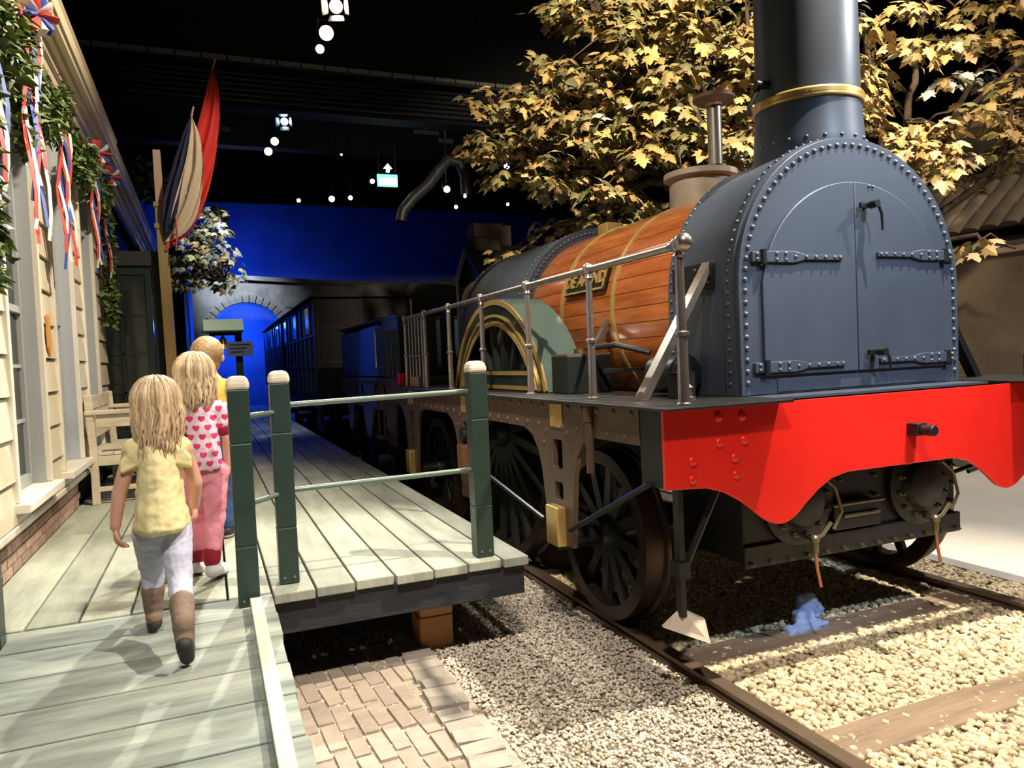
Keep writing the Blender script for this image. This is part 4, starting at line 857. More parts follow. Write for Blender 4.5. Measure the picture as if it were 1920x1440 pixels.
def coach(y0, y1, mside, label):
    t = thing('passenger_carriage', (XC, (y0 + y1) / 2, .05), label, 'carriage', 'carriages behind the tender')
    x0, x1 = XC - 1.42, XC + 1.42; zb, zt = 1.05, 2.60
    roof = [(XC + 1.5 * math.cos(a), zt + .005 + .21 * math.sin(a)) for a in np.linspace(0, math.pi, 17)]
    MB().prism(roof, 'y', y0 - .08, y1 + .08).build('roof', M['dkpaint'], t, smooth=30)
    MB().bb(x0, x1, y0, y1, zb, zt).build('body', mside, t, smooth=0, bevel=.01)
    n_ = int((y1 - y0) / .62); dy = (y1 - y0) / n_
    for k in range(n_ + 1): MB().bb(x0 - .014, x0 - .0005, max(y0, y0 + k * dy - .02), min(y1, y0 + k * dy + .02), zb, zt).build('moulding', M['coachtrim'], t, smooth=0)
    for z in (1.50, 2.0, 2.55): MB().bb(x0 - .012, x0 - .0005, y0 + .021, y1 - .021, z, z + .03).build('moulding', M['coachtrim'], t, smooth=0)
    for k in range(0, n_):
        if k % 3 == 1: MB().bb(x0 - .008, x0 - .0005, y0 + k * dy + .06, y0 + (k + 1) * dy - .06, 2.06, 2.50).build('window', M['glass'], t, smooth=0)
    for k in range(5): MB().bb(x0 + .02 + k * .695, x0 + .06 + k * .695, y0 - .012, y0 - .0005, zb, zt).build('moulding', M['coachtrim'], t, smooth=0)
    for z in (1.55, 2.1): MB().bb(x0 + .06, x1 - .06, y0 - .010, y0 - .0005, z, z + .03).build('moulding', M['coachtrim'], t, smooth=0)
    MB().bb(x0 + .05, x1 - .05, y0 + .05, y1 - .05, .82, zb - .001).build('underframe', M['dkpaint'], t, smooth=0)
    for yy in (y0 + .9, y1 - .9):
        for sx in (-1, 1): simple_wheel(t, XC + sx * 1.025, yy, .42, sx, 8)
        MB().bb(x0 + .1, x0 + .16, yy - .2, yy + .2, .40, .82).build('axle_guard', M['dkpaint'], t, smooth=0)
        MB().cyl((XC - 1.2, yy, .47), (XC + 1.2, yy, .47), .05).build('axle', M['dkiron'], t)
    for k in range(3): MB().bb(x0 - .2, x0 - .02, y0 + .8 + k * 1.6, y0 + 1.3 + k * 1.6, .72, .745).build('footboard', M['dkpaint'], t, smooth=0)
coach(12.1, 17.2, M['coach'], 'dark varnished carriage with arched roof right behind the tender')
coach(17.8, 23.4, M['coach2'], 'last carriage near the tunnel arch with orange light put into its brown colour')
# ================================================================== tunnel front
tun = thing('tunnel_portal', (4, 26.5, 0), 'grey stone tunnel front with blue-lit round arch', 'tunnel')
A0, A1, AS = .10, 2.45, 2.55
arch = [(A1, 0.02), (A1, AS)] + arc((A0 + A1) / 2, AS, (A1 - A0) / 2, 0.05, math.pi - .05, 20) + [(A0, AS), (A0, 0.02)]
MB().prism([(-.35, 0), (A0, 0), (A0, AS)] + arc((A0 + A1) / 2, AS, (A1 - A0) / 2, math.pi, 0, 20)[1:-1] + [(A1, AS), (A1, 0), (12, 0), (12, 4.05), (3.9, 4.30), (-.35, 4.55)], 'y', 26, 27.2).build('portal_wall', M['stonew'], tun, smooth=0)
MB().rings([[(x, yy, z + dz) for yy, dz in ((25.85, .001), (27.3, .001), (27.3, .14), (25.85, .14))] for x, z in ((-.45, 4.556), (3.9, 4.302), (12.05, 4.052))]).build('coping', M['stonew'], tun, smooth=0)
vr = (A1 - A0) / 2; vc_ = ((A0 + A1) / 2, AS)
for i in range(19):
    a0 = math.pi * i / 19 + .012; a1 = math.pi * (i + 1) / 19 - .012
    MB().prism([(vc_[0] + r * math.cos(a), vc_[1] + r * math.sin(a)) for r, a in ((vr + .01, a0), (vr + .26, a0), (vr + .26, a1), (vr + .01, a1))], 'y', 25.93, 25.999).build('arch_stone', M['stonew'], tun, smooth=0)
sb = MB().bb(-.24, .24, -.03, .0, -.11, .11); sme = mkmesh('stone', sb.v, sb.f, M['stonew'], 0)
for r in range(14):
    for c in range(14):
        x = -.05 + (c + .5 * (r % 2)) * .51; z = .6 + r * .235
        if (x - vc_[0]) ** 2 + (max(z - AS, 0)) ** 2 < (vr + .5) ** 2 or x > 6.4 or z > 3.95 - .055 * x + .25: continue
        inst('stone', sme, (x, 25.998, z), tun)
ld = bpy.data.lights.new('tunnel_blue', 'POINT'); ld.energy = 700; ld.color = (.012, .10, 1.0); ld.shadow_soft_size = .2
o = bpy.data.objects.new('tunnel_blue', ld); COL.objects.link(o); place(o, (.9, 29.2, 3.2), None)
# dark shed left of the portal
sh = MB().bb(-3.5, -.45, 20, 26, 0, 4.6); setp(sh.build('shed', M['darkwall'], None, smooth=0, base=True), 'dark shed wall left of the tunnel arch', 'building')
# ================================================================== brick cottage behind the train
cot = thing('cottage', (7, 17, 0), 'small brick cottage with gable and chimney behind the firebox', 'building')
MB().prism([(15.4, 0), (18.2, 0), (18.2, 2.95), (16.8, 4.12), (15.4, 2.95)], 'x', 6.0, 10.5).build('walls', M['gable'], cot, smooth=0)
for s, (ya, za, yb, zb_) in enumerate(((15.15, 2.80, 16.8, 4.19), (18.45, 2.80, 16.8, 4.19))):
    MB().rings([[(x, ya, za), (x, ya, za + .06), (x, yb, zb_ + .06), (x, yb, zb_)] for x in (5.80, 10.7)]).build('roof_slope', M['tile'], cot, smooth=0)
    MB().rings([[(x, ya, za - .10), (x, ya, za - .001), (x, yb, zb_ - .001), (x, yb, zb_ - .10)] for x in (5.78, 5.86)]).build('barge_board', M['casing'] if s else M['gable'], cot, smooth=0)
ti = MB(); ti.box((0, 0, 0), (.21, .30, .03)); tme = mkmesh('roof_tile', ti.v, ti.f, M['tile'], 0)
sl = math.atan2(4.19 - 2.80, 16.8 - 15.15)
for r in range(7):
    for c in range(16):
        yy = 15.28 + r * .215; inst('roof_tile', tme, (5.92 + c * .225, yy, 2.80 + (yy - 15.15) * math.tan(sl) + .095), cot, (sl + .08, 0, 0))
for k, (xa, xb, yy, za, zb_) in enumerate(((6.0, 6.62, 16.55, 4.05, 4.40), (5.95, 6.67, 16.5, 4.40, 4.72), (6.66, 7.1, 17.0, 4.1, 4.78))):
    MB().bb(xa, xb, yy, yy + .5, za, zb_).build('chimney_stack', M['gable'], cot, smooth=0, bevel=.01)
# ================================================================== yard wall, lean-to and gable at right
yw = thing('yard_wall', (8.1, 6, 0), 'brown plastered yard wall with pinkish coping right of the smokebox', 'wall')
MB().bb(8.0, 8.25, 3.0, 14.9, 0, 2.40).build('wall_face', M['barn'], yw, smooth=0); MB().bb(7.95, 8.3, 3.0, 14.9, 2.401, 2.46).build('coping', M['coping'], yw, smooth=0, bevel=.01)
bn = thing('farmhouse', (10, 7, 0), 'dim farmhouse with pantiled lean-to roof behind the yard wall', 'building')
MB().prism([(3.0, 0), (14.9, 0), (14.9, 3.9), (7.2, 4.3), (5.2, 5.3), (3.0, 5.3)], 'x', 9.5, 13).build('walls', M['barn2'], bn, smooth=0)
MB().rings([[(8.75, yy, 2.78), (8.75, yy, 2.83), (9.75, yy, 3.66), (9.75, yy, 3.61)] for yy in (3.0, 12.0)]).build('roof_slope', M['tiles2'], bn, smooth=0)
MB().bb(9.35, 9.499, 3.0, 12.0, 3.72, 3.86).build('flashing_board', M['coping'], bn, smooth=0)
MB().bb(8.9, 9.49, 3.2, 11.8, 0, 2.7).build('lean_to', M['barn'], bn, smooth=0)
tp = MB(); tp.rings([[(x, .115 * math.cos(a) , .055 * math.sin(a) + .012) for a in np.linspace(0, math.pi, 7)] + [(x, -.115, 0), (x, .115, 0)] for x in (-.19, .19)]); tpm = mkmesh('roof_tile', tp.v, tp.f, M['tiles2'], 50)
sl = math.atan2(3.64 - 2.80, 1.0)
for c in range(22):
    for r in range(4):
        u = .14 + r * .335; inst('roof_tile', tpm, (8.75 + u * math.cos(sl), 4.1 + c * .245, 2.835 + u * math.sin(sl)), bn, (0, -sl - .05, 0))
b = MB(); b.rings([[(9.48, yy, z) for yy, z in ((5.2, 5.3), (7.2, 4.3), (7.35, 4.3), (5.35, 5.3))], [(9.44, yy, z) for yy, z in ((5.2, 5.3), (7.2, 4.3), (7.35, 4.3), (5.35, 5.3))]]); b.build('barge_board', M['gable'], bn, smooth=0)
# ================================================================== trees
def blobs_sample(bl, step):
    out = []
    for cx, cy, rx, ry in bl:
        n_ = max(1, int(math.pi * rx * ry / (step * step) + .5))
        for _ in range(n_):
            a = random.uniform(0, 6.28); q = math.sqrt(random.random()); out.append((cx + q * rx * math.cos(a), cy + q * ry * math.sin(a)))
    return out
def make_tree(name, label, base, limbs, sprays, s0, s1, nleaf, rad, weights, ntop, trunk_r):
    t = thing(name, base, label, 'tree')
    segs = []
    for lm in limbs:
        pts = [V(p) for p in lm[0]]; sm = []
        for i in range(len(pts) - 1):
            for k in range(5):
                p = pts[i].lerp(pts[i + 1], k / 5); sm.append(p + V([random.uniform(-.025, .025) for _ in range(3)]) * (1 if i + k else 0))
        sm.append(pts[-1]); rr = [lm[1] + (lm[2] - lm[1]) * i / (len(sm) - 1) for i in range(len(sm))]
        MB().tube(sm, rr, n=10).build('trunk' if lm[1] >= trunk_r else 'branch', M['bark'], t, smooth=60); segs += sm[3:]
    tw = MB(); leaves = []
    for c in sprays:
        near = min(segs, key=lambda p: (p - c).length); mid = near.lerp(c, .55) + V((random.uniform(-.08, .08), random.uniform(-.08, .08), random.uniform(0, .12)))
        tw.tube([near, mid, c], [.014, .010, .004], n=5)
        tl = V((random.uniform(-.5, .5), random.uniform(-.7, .1), 1)).normalized(); xa, ya, _ = frame_to(tl); wts = list(weights(c))
        for k in range(nleaf):
            a = random.uniform(0, 6.28); q = rad * math.sqrt(random.random()); d = xa * math.cos(a) + ya * math.sin(a)
            p = c + d * q + tl * random.uniform(-.05, .06) - V((0, 0, .35 * q * q / rad))
            dirn = (d + V((random.uniform(-.5, .5), random.uniform(-.5, .5), -.55 + random.uniform(-.4, .3)))).normalized()
            nn = (tl + V([random.uniform(-.45, .45) for _ in range(3)])); nn = (nn - dirn * nn.dot(dirn)).normalized()
            leaves.append((p, dirn, nn, random.uniform(s0, s1), random.choices(range(7), wts)[0]))
    tw.build('twigs', M['bark'], t)['kind'] = 'stuff'
    leaves.sort(key=lambda l: (l[0] - CAM).length / l[3])
    mes = []
    vs_, fs_ = leafmesh(1.0, .25, 5)
    for i in range(7): mes.append(mkmesh('leaf', vs_, fs_, LEAFM[i], 0))
    for p, d, nn, s, mi in leaves[:ntop]:
        R_ = Matrix((d.cross(nn), d, nn)).transposed(); inst('leaf', mes[mi], p, t, R_.to_euler(), (s, s, s))
    Vl, Fl, Il = [], [], []
    for p, d, nn, s, mi in leaves[ntop:]:
        x = d.cross(nn); o = len(Vl); fo = random.uniform(.5, 1.6)
        Vl += [tuple(p + x * (v[0] * s) + d * (v[1] * s) + nn * (v[2] * s * fo)) for v in vs_]; Fl += [tuple(o + i for i in f) for f in fs_]; Il += [mi] * len(fs_)
    if Vl:
        me = mkmesh('foliage', Vl, Fl, LEAFM, 0, base, Il); o = inst('foliage', me, base, t); o['kind'] = 'stuff'
    return t
BL = [(1130, 15, 110, 40), (1290, 35, 130, 65), (1400, 110, 45, 90), (1065, 120, 55, 26), (1205, 125, 110, 55), (985, 185, 100, 26), (1130, 195, 150, 46), (1290, 180, 120, 70), (955, 262, 75, 30), (1090, 265, 120, 50), (1240, 270, 120, 50), (1390, 265, 60, 55), (930, 315, 50, 14), (1065, 340, 75, 22), (1165, 372, 60, 26), (1040, 412, 55, 18), (1120, 415, 60, 16), (1425, 210, 25, 90), (1240, 385, 40, 18), (955, 478, 26, 10)]
def dep(px):
    k = min(max((px - 880) / 500, 0), 1); return random.uniform(7.6 - 1.9 * k, 9.2 - 1.7 * k)
sp_ = [ony(px, py, dep(px)) for px, py in blobs_sample(BL, 23)]
sp_ = [p for p in sp_ if not (p.y < 7.4 and p.x < 4.2 and p.z < 2.95)]
tb_ = (5.4, 6.7, 0)
lim = [([tb_, (5.45, 6.75, 1.4), (5.35, 6.7, 2.5), (5.3, 6.7, 3.0)], .17, .11)]
def limb(*pp, r0=.065, r1=.018): lim.append(([(5.33, 6.7, 2.7)] + [tuple(ony(px, py, y)) for px, py, y in pp], r0, r1))
limb((1230, 320, 6.9), (1150, 290, 7.4), (1060, 230, 7.9), (960, 215, 8.4)); limb((1290, 330, 6.6), (1200, 345, 7.0), (1080, 335, 7.5), (980, 310, 8.0)); limb((1320, 250, 6.4), (1260, 140, 6.6), (1180, 60, 7.0), (1120, 20, 7.3)); limb((1370, 250, 6.2), (1410, 130, 6.2), (1400, 20, 6.4)); limb((1215, 370, 6.9), (1130, 400, 7.4), (1030, 425, 7.9), r0=.045); limb((1300, 200, 6.4), (1320, 80, 6.6), (1300, 0, 6.8)); limb((1200, 300, 7), (1190, 240, 7.2), (1200, 190, 7.4), r0=.04)
def wmain(c):
    d = ray(0, 0); return (5, 5, 4.5, 2.2, 3.5, 2.6, .35)
make_tree('autumn_tree', 'large autumn maple with golden brown leaves behind the boiler', tb_, lim, sp_, .105, .165, 15, .25, wmain, 300, .15)
BL2 = [(1620, 95, 32, 60), (1640, 165, 30, 40), (1760, 85, 85, 24), (1720, 22, 60, 16), (1850, 15, 70, 16), (1880, 70, 50, 18), (1900, 195, 45, 60), (1845, 215, 34, 36), (1700, 240, 90, 24), (1740, 295, 62, 36), (1800, 315, 55, 22), (1680, 272, 60, 22), (1890, 275, 40, 40), (1618, 232, 26, 18), (1790, 140, 60, 12), (1600, 30, 24, 26), (1600, 200, 18, 40), (1830, 452, 26, 10)]
BLUE_LIT = [(1790, 140, 60), (1600, 30, 30)]  # sprays whose leaves carry blue-white light as colour
pts2 = blobs_sample(BL2, 30); sp2 = []
for px, py in pts2:
    p = ony(px, py, random.uniform(4.7, 5.6))
    if p.x > 7.4: p = ony(px, py, p.y * 7.4 / p.x)
    sp2.append(p)
sp2w = {tuple(round(k, 3) for k in p): any(math.hypot(px - a, py - b_) < r for a, b_, r in BLUE_LIT) for p, (px, py) in zip(sp2, pts2)}
tb2 = (6.9, 6.1, 0)
lim = [([tb2, (6.9, 6.05, 1.2), (6.85, 6.0, 2.3), (6.8, 5.9, 2.9)], .12, .08)]
def limb2(*pp, r0=.045, r1=.014): lim.append(([(6.84, 5.97, 2.5)] + [tuple(ony(px, py, y)) for px, py, y in pp], r0, r1))
limb2((1690, 330, 5.5), (1755, 285, 5.3), (1700, 240, 5.2)); limb2((1650, 250, 5.5), (1640, 160, 5.3), (1620, 60, 5.2)); limb2((1870, 330, 5.0), (1885, 270, 4.8), (1905, 170, 4.75)); limb2((1710, 180, 5.3), (1725, 60, 5.2), (1740, 0, 5.2)); limb2((1800, 200, 5.2), (1860, 80, 5.1)); limb2((1830, 440, 5.2), (1905, 465, 4.8), r0=.03)
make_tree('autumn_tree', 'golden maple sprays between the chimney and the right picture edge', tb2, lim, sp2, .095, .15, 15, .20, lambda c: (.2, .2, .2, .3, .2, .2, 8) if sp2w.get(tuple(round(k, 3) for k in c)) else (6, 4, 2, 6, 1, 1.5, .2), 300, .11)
BL3 = [(410, 398, 45, 16), (385, 425, 40, 18), (400, 455, 45, 18), (375, 490, 40, 22), (420, 510, 40, 24), (345, 525, 30, 24), (250, 330, 30, 40), (300, 350, 30, 30), (345, 480, 24, 24)]
sp3 = [ony(px, py, random.uniform(12.0, 13.4)) for px, py in blobs_sample(BL3, 17)]
tb3 = (-.72, 13.0, DZ)
lim = [([tb3, (-.7, 13, 1.8), (-.66, 12.9, 2.9)], .08, .06)]
def limb3(*pp, r0=.035, r1=.012): lim.append(([(-.67, 12.93, 2.6)] + [tuple(ony(px, py, y)) for px, py, y in pp], r0, r1))
limb3((370, 500, 12.8), (420, 520, 12.6)); limb3((365, 450, 12.8), (410, 400, 12.6)); limb3((300, 380, 13), (250, 330, 13))
make_tree('small_tree', 'small tree with pale light painted into its leaves beside the flag post far along the platform', tb3, lim, sp3, .09, .14, 11, .17, lambda c: (1, 1, 3, 1, 3, 2, 3), 120, .07)  # pale light on these leaves comes from the tone weights
# ================================================================== people
def cap(b, p0, p1, r0, r1, n=14, e=(1, 1)):
    """tapered capsule with round ends; e squashes the section along the two side axes"""
    p0, p1 = V(p0), V(p1); x, y, d = frame_to(p1 - p0); L_ = (p1 - p0).length; rs = []
    for t in (-.98, -.85, -.5, 0): rs.append((p0 + d * (r0 * t), r0 * math.sqrt(1 - t * t)))
    for t in (0, .5, .85, .98): rs.append((p1 + d * (r1 * t), r1 * math.sqrt(1 - t * t)))
    b.rings([[c + x * (math.cos(2 * math.pi * k / n) * r * e[0]) + y * (math.sin(2 * math.pi * k / n) * r * e[1]) for k in range(n)] for c, r in rs])
def chain(b, pts, rs, **k):
    for i in range(len(pts) - 1): cap(b, pts[i], pts[i + 1], rs[i], rs[i + 1], **k)
def blob(b, name, m, par, voxel=.005, it=6, org=None, disp=0, dscale=.06, fac=.5):
    o = b.build(name, m, par, smooth=180, org=org)
    r = o.modifiers.new('remesh', 'REMESH'); r.mode = 'VOXEL'; r.voxel_size = voxel; r.use_smooth_shade = True
    s = o.modifiers.new('smooth', 'SMOOTH'); s.iterations = it; s.factor = fac
    if disp:
        tx_ = bpy.data.textures.new('folds', 'CLOUDS'); tx_.noise_scale = dscale; d = o.modifiers.new('folds', 'DISPLACE'); d.texture = tx_; d.strength = disp; d.mid_level = .5; d.texture_coords = 'LOCAL'
    return o
def hand(b, w_, d, n_, s, curl=.5, thumb=1):
    """palm from the wrist along d, palm facing n_, four fingers and a thumb on side thumb"""
    w_, d, n_ = V(w_), V(d).normalized(), V(n_).normalized(); sd = d.cross(n_).normalized(); n_ = sd.cross(d).normalized()
    pe = w_ + d * (.048 * s)
    b.sph(w_ + d * (.028 * s), (.024 * s, .024 * s, .034 * s), 12, 8, Matrix((sd, n_ * .5, d)).transposed())
    for k, ln in enumerate((.036, .041, .038, .029)):
        q = w_ + sd * ((k - 1.5) * .0125 * s * thumb * -1) + d * (.046 * s); c1 = curl; d1 = (d * math.cos(c1) + n_ * math.sin(c1)); d2 = (d * math.cos(c1 * 2.2) + n_ * math.sin(c1 * 2.2))
        m1 = q + d1 * (ln * .5 * s); chain(b, [q - d * .008 * s, q, m1, m1 + d2 * (ln * .5 * s)], [.0072 * s, .0070 * s, .0066 * s, .0056 * s], n=8)
    q = w_ + sd * (.018 * s * thumb) + d * (.018 * s); t1 = q + (sd * thumb * .6 + d + n_ * .3).normalized() * (.022 * s); chain(b, [w_ + d * .012 * s, q, t1, t1 + (d + n_ * .6).normalized() * (.018 * s)], [.009 * s, .0085 * s, .0075 * s, .006 * s], n=8)
def head(b, c, r, face=V((0, 1, 0))):
    """skull, jaw, nose, ears; returns eye positions"""
    c = V(c); f = V(face).normalized(); s = f.cross(V((0, 0, 1))).normalized(); Mx_ = Matrix((s, f, V((0, 0, 1)))).transposed()
    b.sph(c + V((0, 0, .012)) - f * .006, (r * .84, r * .98, r), 20, 14, Mx_); b.sph(c + f * (r * .30) - V((0, 0, r * .42)), (r * .58, r * .62, r * .62), 16, 10, Mx_)
    cap(b, c + f * (r * .90) + V((0, 0, -.02)), c + f * (r * 1.0) + V((0, 0, -.035)), .008, .012)
    for k in (-1, 1): b.sph(c + s * (k * r * .86) - V((0, 0, .015)), (.010, .018, .026), 10, 8, Mx_)
    return [c + f * (r * .86) + s * (k * r * .36) - V((0, 0, .002)) for k in (-1, 1)], c + f * (r * .90) - V((0, 0, r * .58)), s
def face_parts(par, eyes, mouth, s):
    for e in eyes: MB().sph(e, .011, 10, 8).build('eye', M['eye'], par)
    MB().sph(mouth, (.018, .006, .006), 10, 6).build('mouth', M['lip'], par)
def hair(par, c, r, zlow, n_, m, name='hair', top=1.0, seed=1, spread=1.0):
    rg = random.Random(seed); c = V(c); capb = MB(); capb.sph(c + V((0, -.012, .016)), (r * .97, r * 1.04, r * 1.06), 24, 16)
    hb = blob(capb, name, m, par, .006, 3)
    st = MB(); part = V((-.01, .02, 0))
    for i in range(n_):
        th = rg.uniform(0, 2 * math.pi); fr_ = math.sin(th)                       # +y is the face
        if fr_ > .55: continue
        zl = zlow + rg.uniform(-.03, .035) + (.05 if fr_ > .2 else 0)
        ph0 = rg.uniform(.03, .75) ** 1.0; pts = []; ex = rg.uniform(1.02, 1.15) * 1.0; wob = rg.uniform(-.02, .02); wa = rg.uniform(0, 6)
        for ph in np.linspace(ph0, 1.75, 6):
            q = r * ex; pts.append(c + V((q * math.sin(ph) * math.cos(th + wob * 3), q * 1.05 * math.sin(ph) * math.sin(th) - .012, q * 1.04 * math.cos(ph) + .018)))
        last = pts[-1]; k_ = 5
        for k in range(1, k_ + 1):
            f = k / k_; z = last.z + (zl - last.z) * f; cin = 1 - .16 * f * spread + .05 * math.sin(f * 4 + wa)
            pts.append(V((c.x + (last.x - c.x) * cin + .012 * math.sin(f * 5 + wa), c.y + (last.y - c.y) * cin - .01 * f, z)))
        rr = rg.uniform(.004, .0085); st.tube(pts, [rr * .5] + [rr] * (len(pts) - 4) + [rr * .8, rr * .55, rr * .2], n=5, flat=.55)
    st.build('hair_strands', m, hb, smooth=180)
    return hb
G = 'children walking along the platform'
# ---------------------------------------------------------------- girl in the pale yellow top
g1 = thing('person', (-.19, 3.1, DZ), 'child in pale yellow top, lilac leggings and taupe boots stepping off the ramp', 'person', G)
zR = rz(2.86)
Lh, Lk, La = V((-.238, 3.12, .895)), V((-.243, 3.215, .72)), V((-.248, 3.225, .592)); Rh, Rk, Ra = V((-.148, 3.11, .895)), V((-.138, 3.03, .72)), V((-.126, 2.82, .622))
b = MB(); ey, mo, s_ = head(b, (-.188, 3.135, 1.378), .080)
cap(b, (-.190, 3.12, 1.30), (-.192, 3.115, 1.22), .034, .040)
chain(b, [(-.193, 3.11, 1.19), (-.193, 3.11, 1.05), (-.193, 3.115, .92)], [.070, .070, .064], e=(1, .75))
aL = [V((-.285, 3.11, 1.205)), V((-.330, 3.10, 1.06)), V((-.346, 3.075, .945))]; aR = [V((-.100, 3.11, 1.205)), V((-.068, 3.15, 1.07)), V((-.078, 3.21, .97))]
for a in (aL, aR): chain(b, a, [.030, .026, .019])
cap(b, (-.193, 3.11, 1.205), aL[0], .05, .032); cap(b, (-.193, 3.11, 1.205), aR[0], .05, .032)
hand(b, aL[2] + V((0, 0, -.008)), (.1, .05, -1), (1, .1, .0), 1.05, .55, 1); hand(b, aR[2], (0, .35, -1), (-1, 0, 0), 1.0, .5, -1)
chain(b, [Lh, Lk, La], [.050, .034, .026]); chain(b, [Rh, Rk, Ra], [.050, .034, .026]); cap(b, La, La + V((0, .06, -.045)), .028, .024); cap(b, Ra, Ra + V((0, .03, -.07)), .028, .022)
body = blob(b, 'body', M['skin'], g1, .0042, 4); face_parts(g1, ey, mo, s_)
b = MB(); chain(b, [(-.193, 3.115, 1.225), (-.193, 3.11, 1.10), (-.193, 3.108, .99), (-.193, 3.108, .925)], [.074, .094, .110, .120], e=(1.15, .84)); cap(b, (-.125, 3.115, 1.215), (-.263, 3.115, 1.215), .052, .052)
for a, sx in ((aL, -1), (aR, 1)): b.rings([[a[0] + V((sx * -.03, dy * .9, dz)) for dy, dz in ((-.05, -.04), (-.05, .03), (.0, .05), (.05, .03), (.05, -.04), (0, -.06))], [a[0] + V((sx * (.035 if sx < 0 else .025), dy, dz - .035)) for dy, dz in ((-.05, -.03), (-.045, .01), (.0, .022), (.045, .01), (.05, -.03), (0, -.04))]])
b.v = [(x, y, max(z, .905)) for x, y, z in b.v]
blob(b, 'shirt', M['yshirt'], g1, .006, 4, disp=.020, dscale=.055)
b = MB(); cap(b, (-.228, 3.115, .905), (-.160, 3.115, .905), .072, .072, e=(.95, 1)); chain(b, [Lh, Lk, La.lerp(Lk, .45)], [.062, .044, .038]); chain(b, [Rh, Rk, Ra.lerp(Rk, .45)], [.062, .044, .038])
blob(b, 'leggings', M['lilac'], g1, .0055, 4, disp=.010, dscale=.03)
def boot(par, ank, knee, toe_d, z0, lift=0):
    b = MB(); tp_ = ank.lerp(knee, .50); chain(b, [tp_, ank + V((0, 0, .0))], [.045, .036]); heel = ank + V((0, -.012, -.045)); toe = heel + toe_d
    chain(b, [heel, toe], [.032, .029], e=(1, 1)); cap(b, ank, heel.lerp(toe, .4), .038, .032)
    o = blob(b, 'boot', M['boot'], par, .005, 4, disp=.004, dscale=.03)
    s2 = MB(); dn = V((0, -toe_d.z, toe_d.y)).normalized(); dn = -dn if dn.z > 0 else dn; cap(s2, heel + dn * .027, toe + dn * .025, .029, .026, e=(1, 1)); s2.v = [tuple(V(p)) for p in s2.v]
    blob(s2, 'sole', M['sole'], par, .005, 2)
boot(g1, La + V((0, 0, .0)), Lk, V((.0, .085, .002)), DZ); boot(g1, Ra, Rk, V((.005, .045, -.062)), zR)
hair(g1, (-.188, 3.130, 1.386), .079, 1.205, 330, M['hair'], seed=3)
# ---------------------------------------------------------------- girl in the heart print shirt
g2 = thing('person', (-.05, 3.87, DZ), 'child in white shirt with pink hearts and pink trousers walking in the middle', 'person', G)
Lh, Lk, La = V((-.085, 3.88, .99)), V((-.092, 3.965, .78)), V((-.100, 3.97, .585)); Rh, Rk, Ra = V((.005, 3.87, .99)), V((-.008, 3.87, .775)), V((-.030, 3.81, .60))
b = MB(); f2 = V((.12, 1, 0)); ey, mo, s_ = head(b, (-.060, 3.89, 1.478), .084, f2)
cap(b, (-.052, 3.875, 1.40), (-.045, 3.87, 1.33), .035, .042); chain(b, [(-.04, 3.87, 1.30), (-.04, 3.87, 1.15), (-.04, 3.875, 1.02)], [.072, .070, .066], e=(1, .75))
aL = [V((-.128, 3.87, 1.315)), V((-.150, 3.90, 1.17)), V((-.14, 3.96, 1.07))]; aR = [V((.045, 3.865, 1.315)), V((.070, 3.86, 1.17)), V((.066, 3.875, 1.055))]
for a in (aL, aR): chain(b, a, [.032, .027, .020])
cap(b, (-.04, 3.87, 1.31), aL[0], .055, .034); cap(b, (-.04, 3.87, 1.31), aR[0], .055, .034)
hand(b, aR[2] + V((0, 0, -.006)), (-.05, .15, -1), (-1, .3, 0), 1.05, .8, -1); hand(b, aL[2], (0, .3, -1), (1, 0, 0), 1.0, .5, 1)
for a, r_ in (([Lh, Lk, La], 1), ([Rh, Rk, Ra], 1)): chain(b, a, [.052, .036, .028])
cap(b, La, La + V((0, .07, -.05)), .028, .024); cap(b, Ra, Ra + V((.02, .05, -.065)), .028, .024)
blob(b, 'body', M['skin'], g2, .0042, 4); face_parts(g2, ey, mo, s_)
b = MB(); chain(b, [(-.042, 3.87, 1.32), (-.04, 3.87, 1.20), (-.036, 3.868, 1.08), (-.034, 3.868, 1.04)], [.076, .090, .093, .095], e=(1.10, .82)); cap(b, (-.10, 3.87, 1.315), (.02, 3.87, 1.315), .050, .050)
for a in (aL, aR): cap(b, a[0], a[0].lerp(a[1], .50), .046, .045)
b.v = [(x, y, max(z, 1.028)) for x, y, z in b.v]
blob(b, 'shirt', M['heart'], g2, .006, 4, disp=.018, dscale=.05)
b = MB(); 
for a in (aL, aR): cap(b, a[0].lerp(a[1], .60), a[0].lerp(a[1], .64), .0445, .044)
blob(b, 'cuff', M['sock'], g2, .005, 1)
b = MB(); cap(b, (-.075, 3.87, 1.01), (-.003, 3.87, 1.01), .074, .074, e=(.95, 1)); chain(b, [Lh, Lk, La.lerp(Lk, .28)], [.064, .048, .042]); chain(b, [Rh, Rk, Ra.lerp(Rk, .28)], [.064, .048, .042])
blob(b, 'trousers', M['pinkt'], g2, .0055, 4, disp=.012, dscale=.04)
for ank, kn, td in ((La, Lk, V((-.01, .10, 0))), (Ra, Rk, V((.045, .085, -.012)))):
    b = MB(); cap(b, ank.lerp(kn, .22), ank, .041, .039); blob(b, 'sock', M['sock'], g2, .005, 2)
    b = MB(); heel = ank + V((0, -.012, -.048)); heel.z = max(heel.z, DZ + .036); toe = heel + td; toe.z = DZ + .034; cap(b, heel, toe, .036, .033); cap(b, ank, heel.lerp(toe, .35), .036, .03); b.v = [(x, y, max(z, DZ + .012)) for x, y, z in b.v]; sh_ = blob(b, 'trainer', M['white'], g2, .005, 3)
    b = MB(); cap(b, heel, toe, .037, .034); b.v = [(x, y, min(max(z, DZ + .003), DZ + .016)) for x, y, z in b.v]; blob(b, 'sole', M['shoe'], g2, .004, 1)
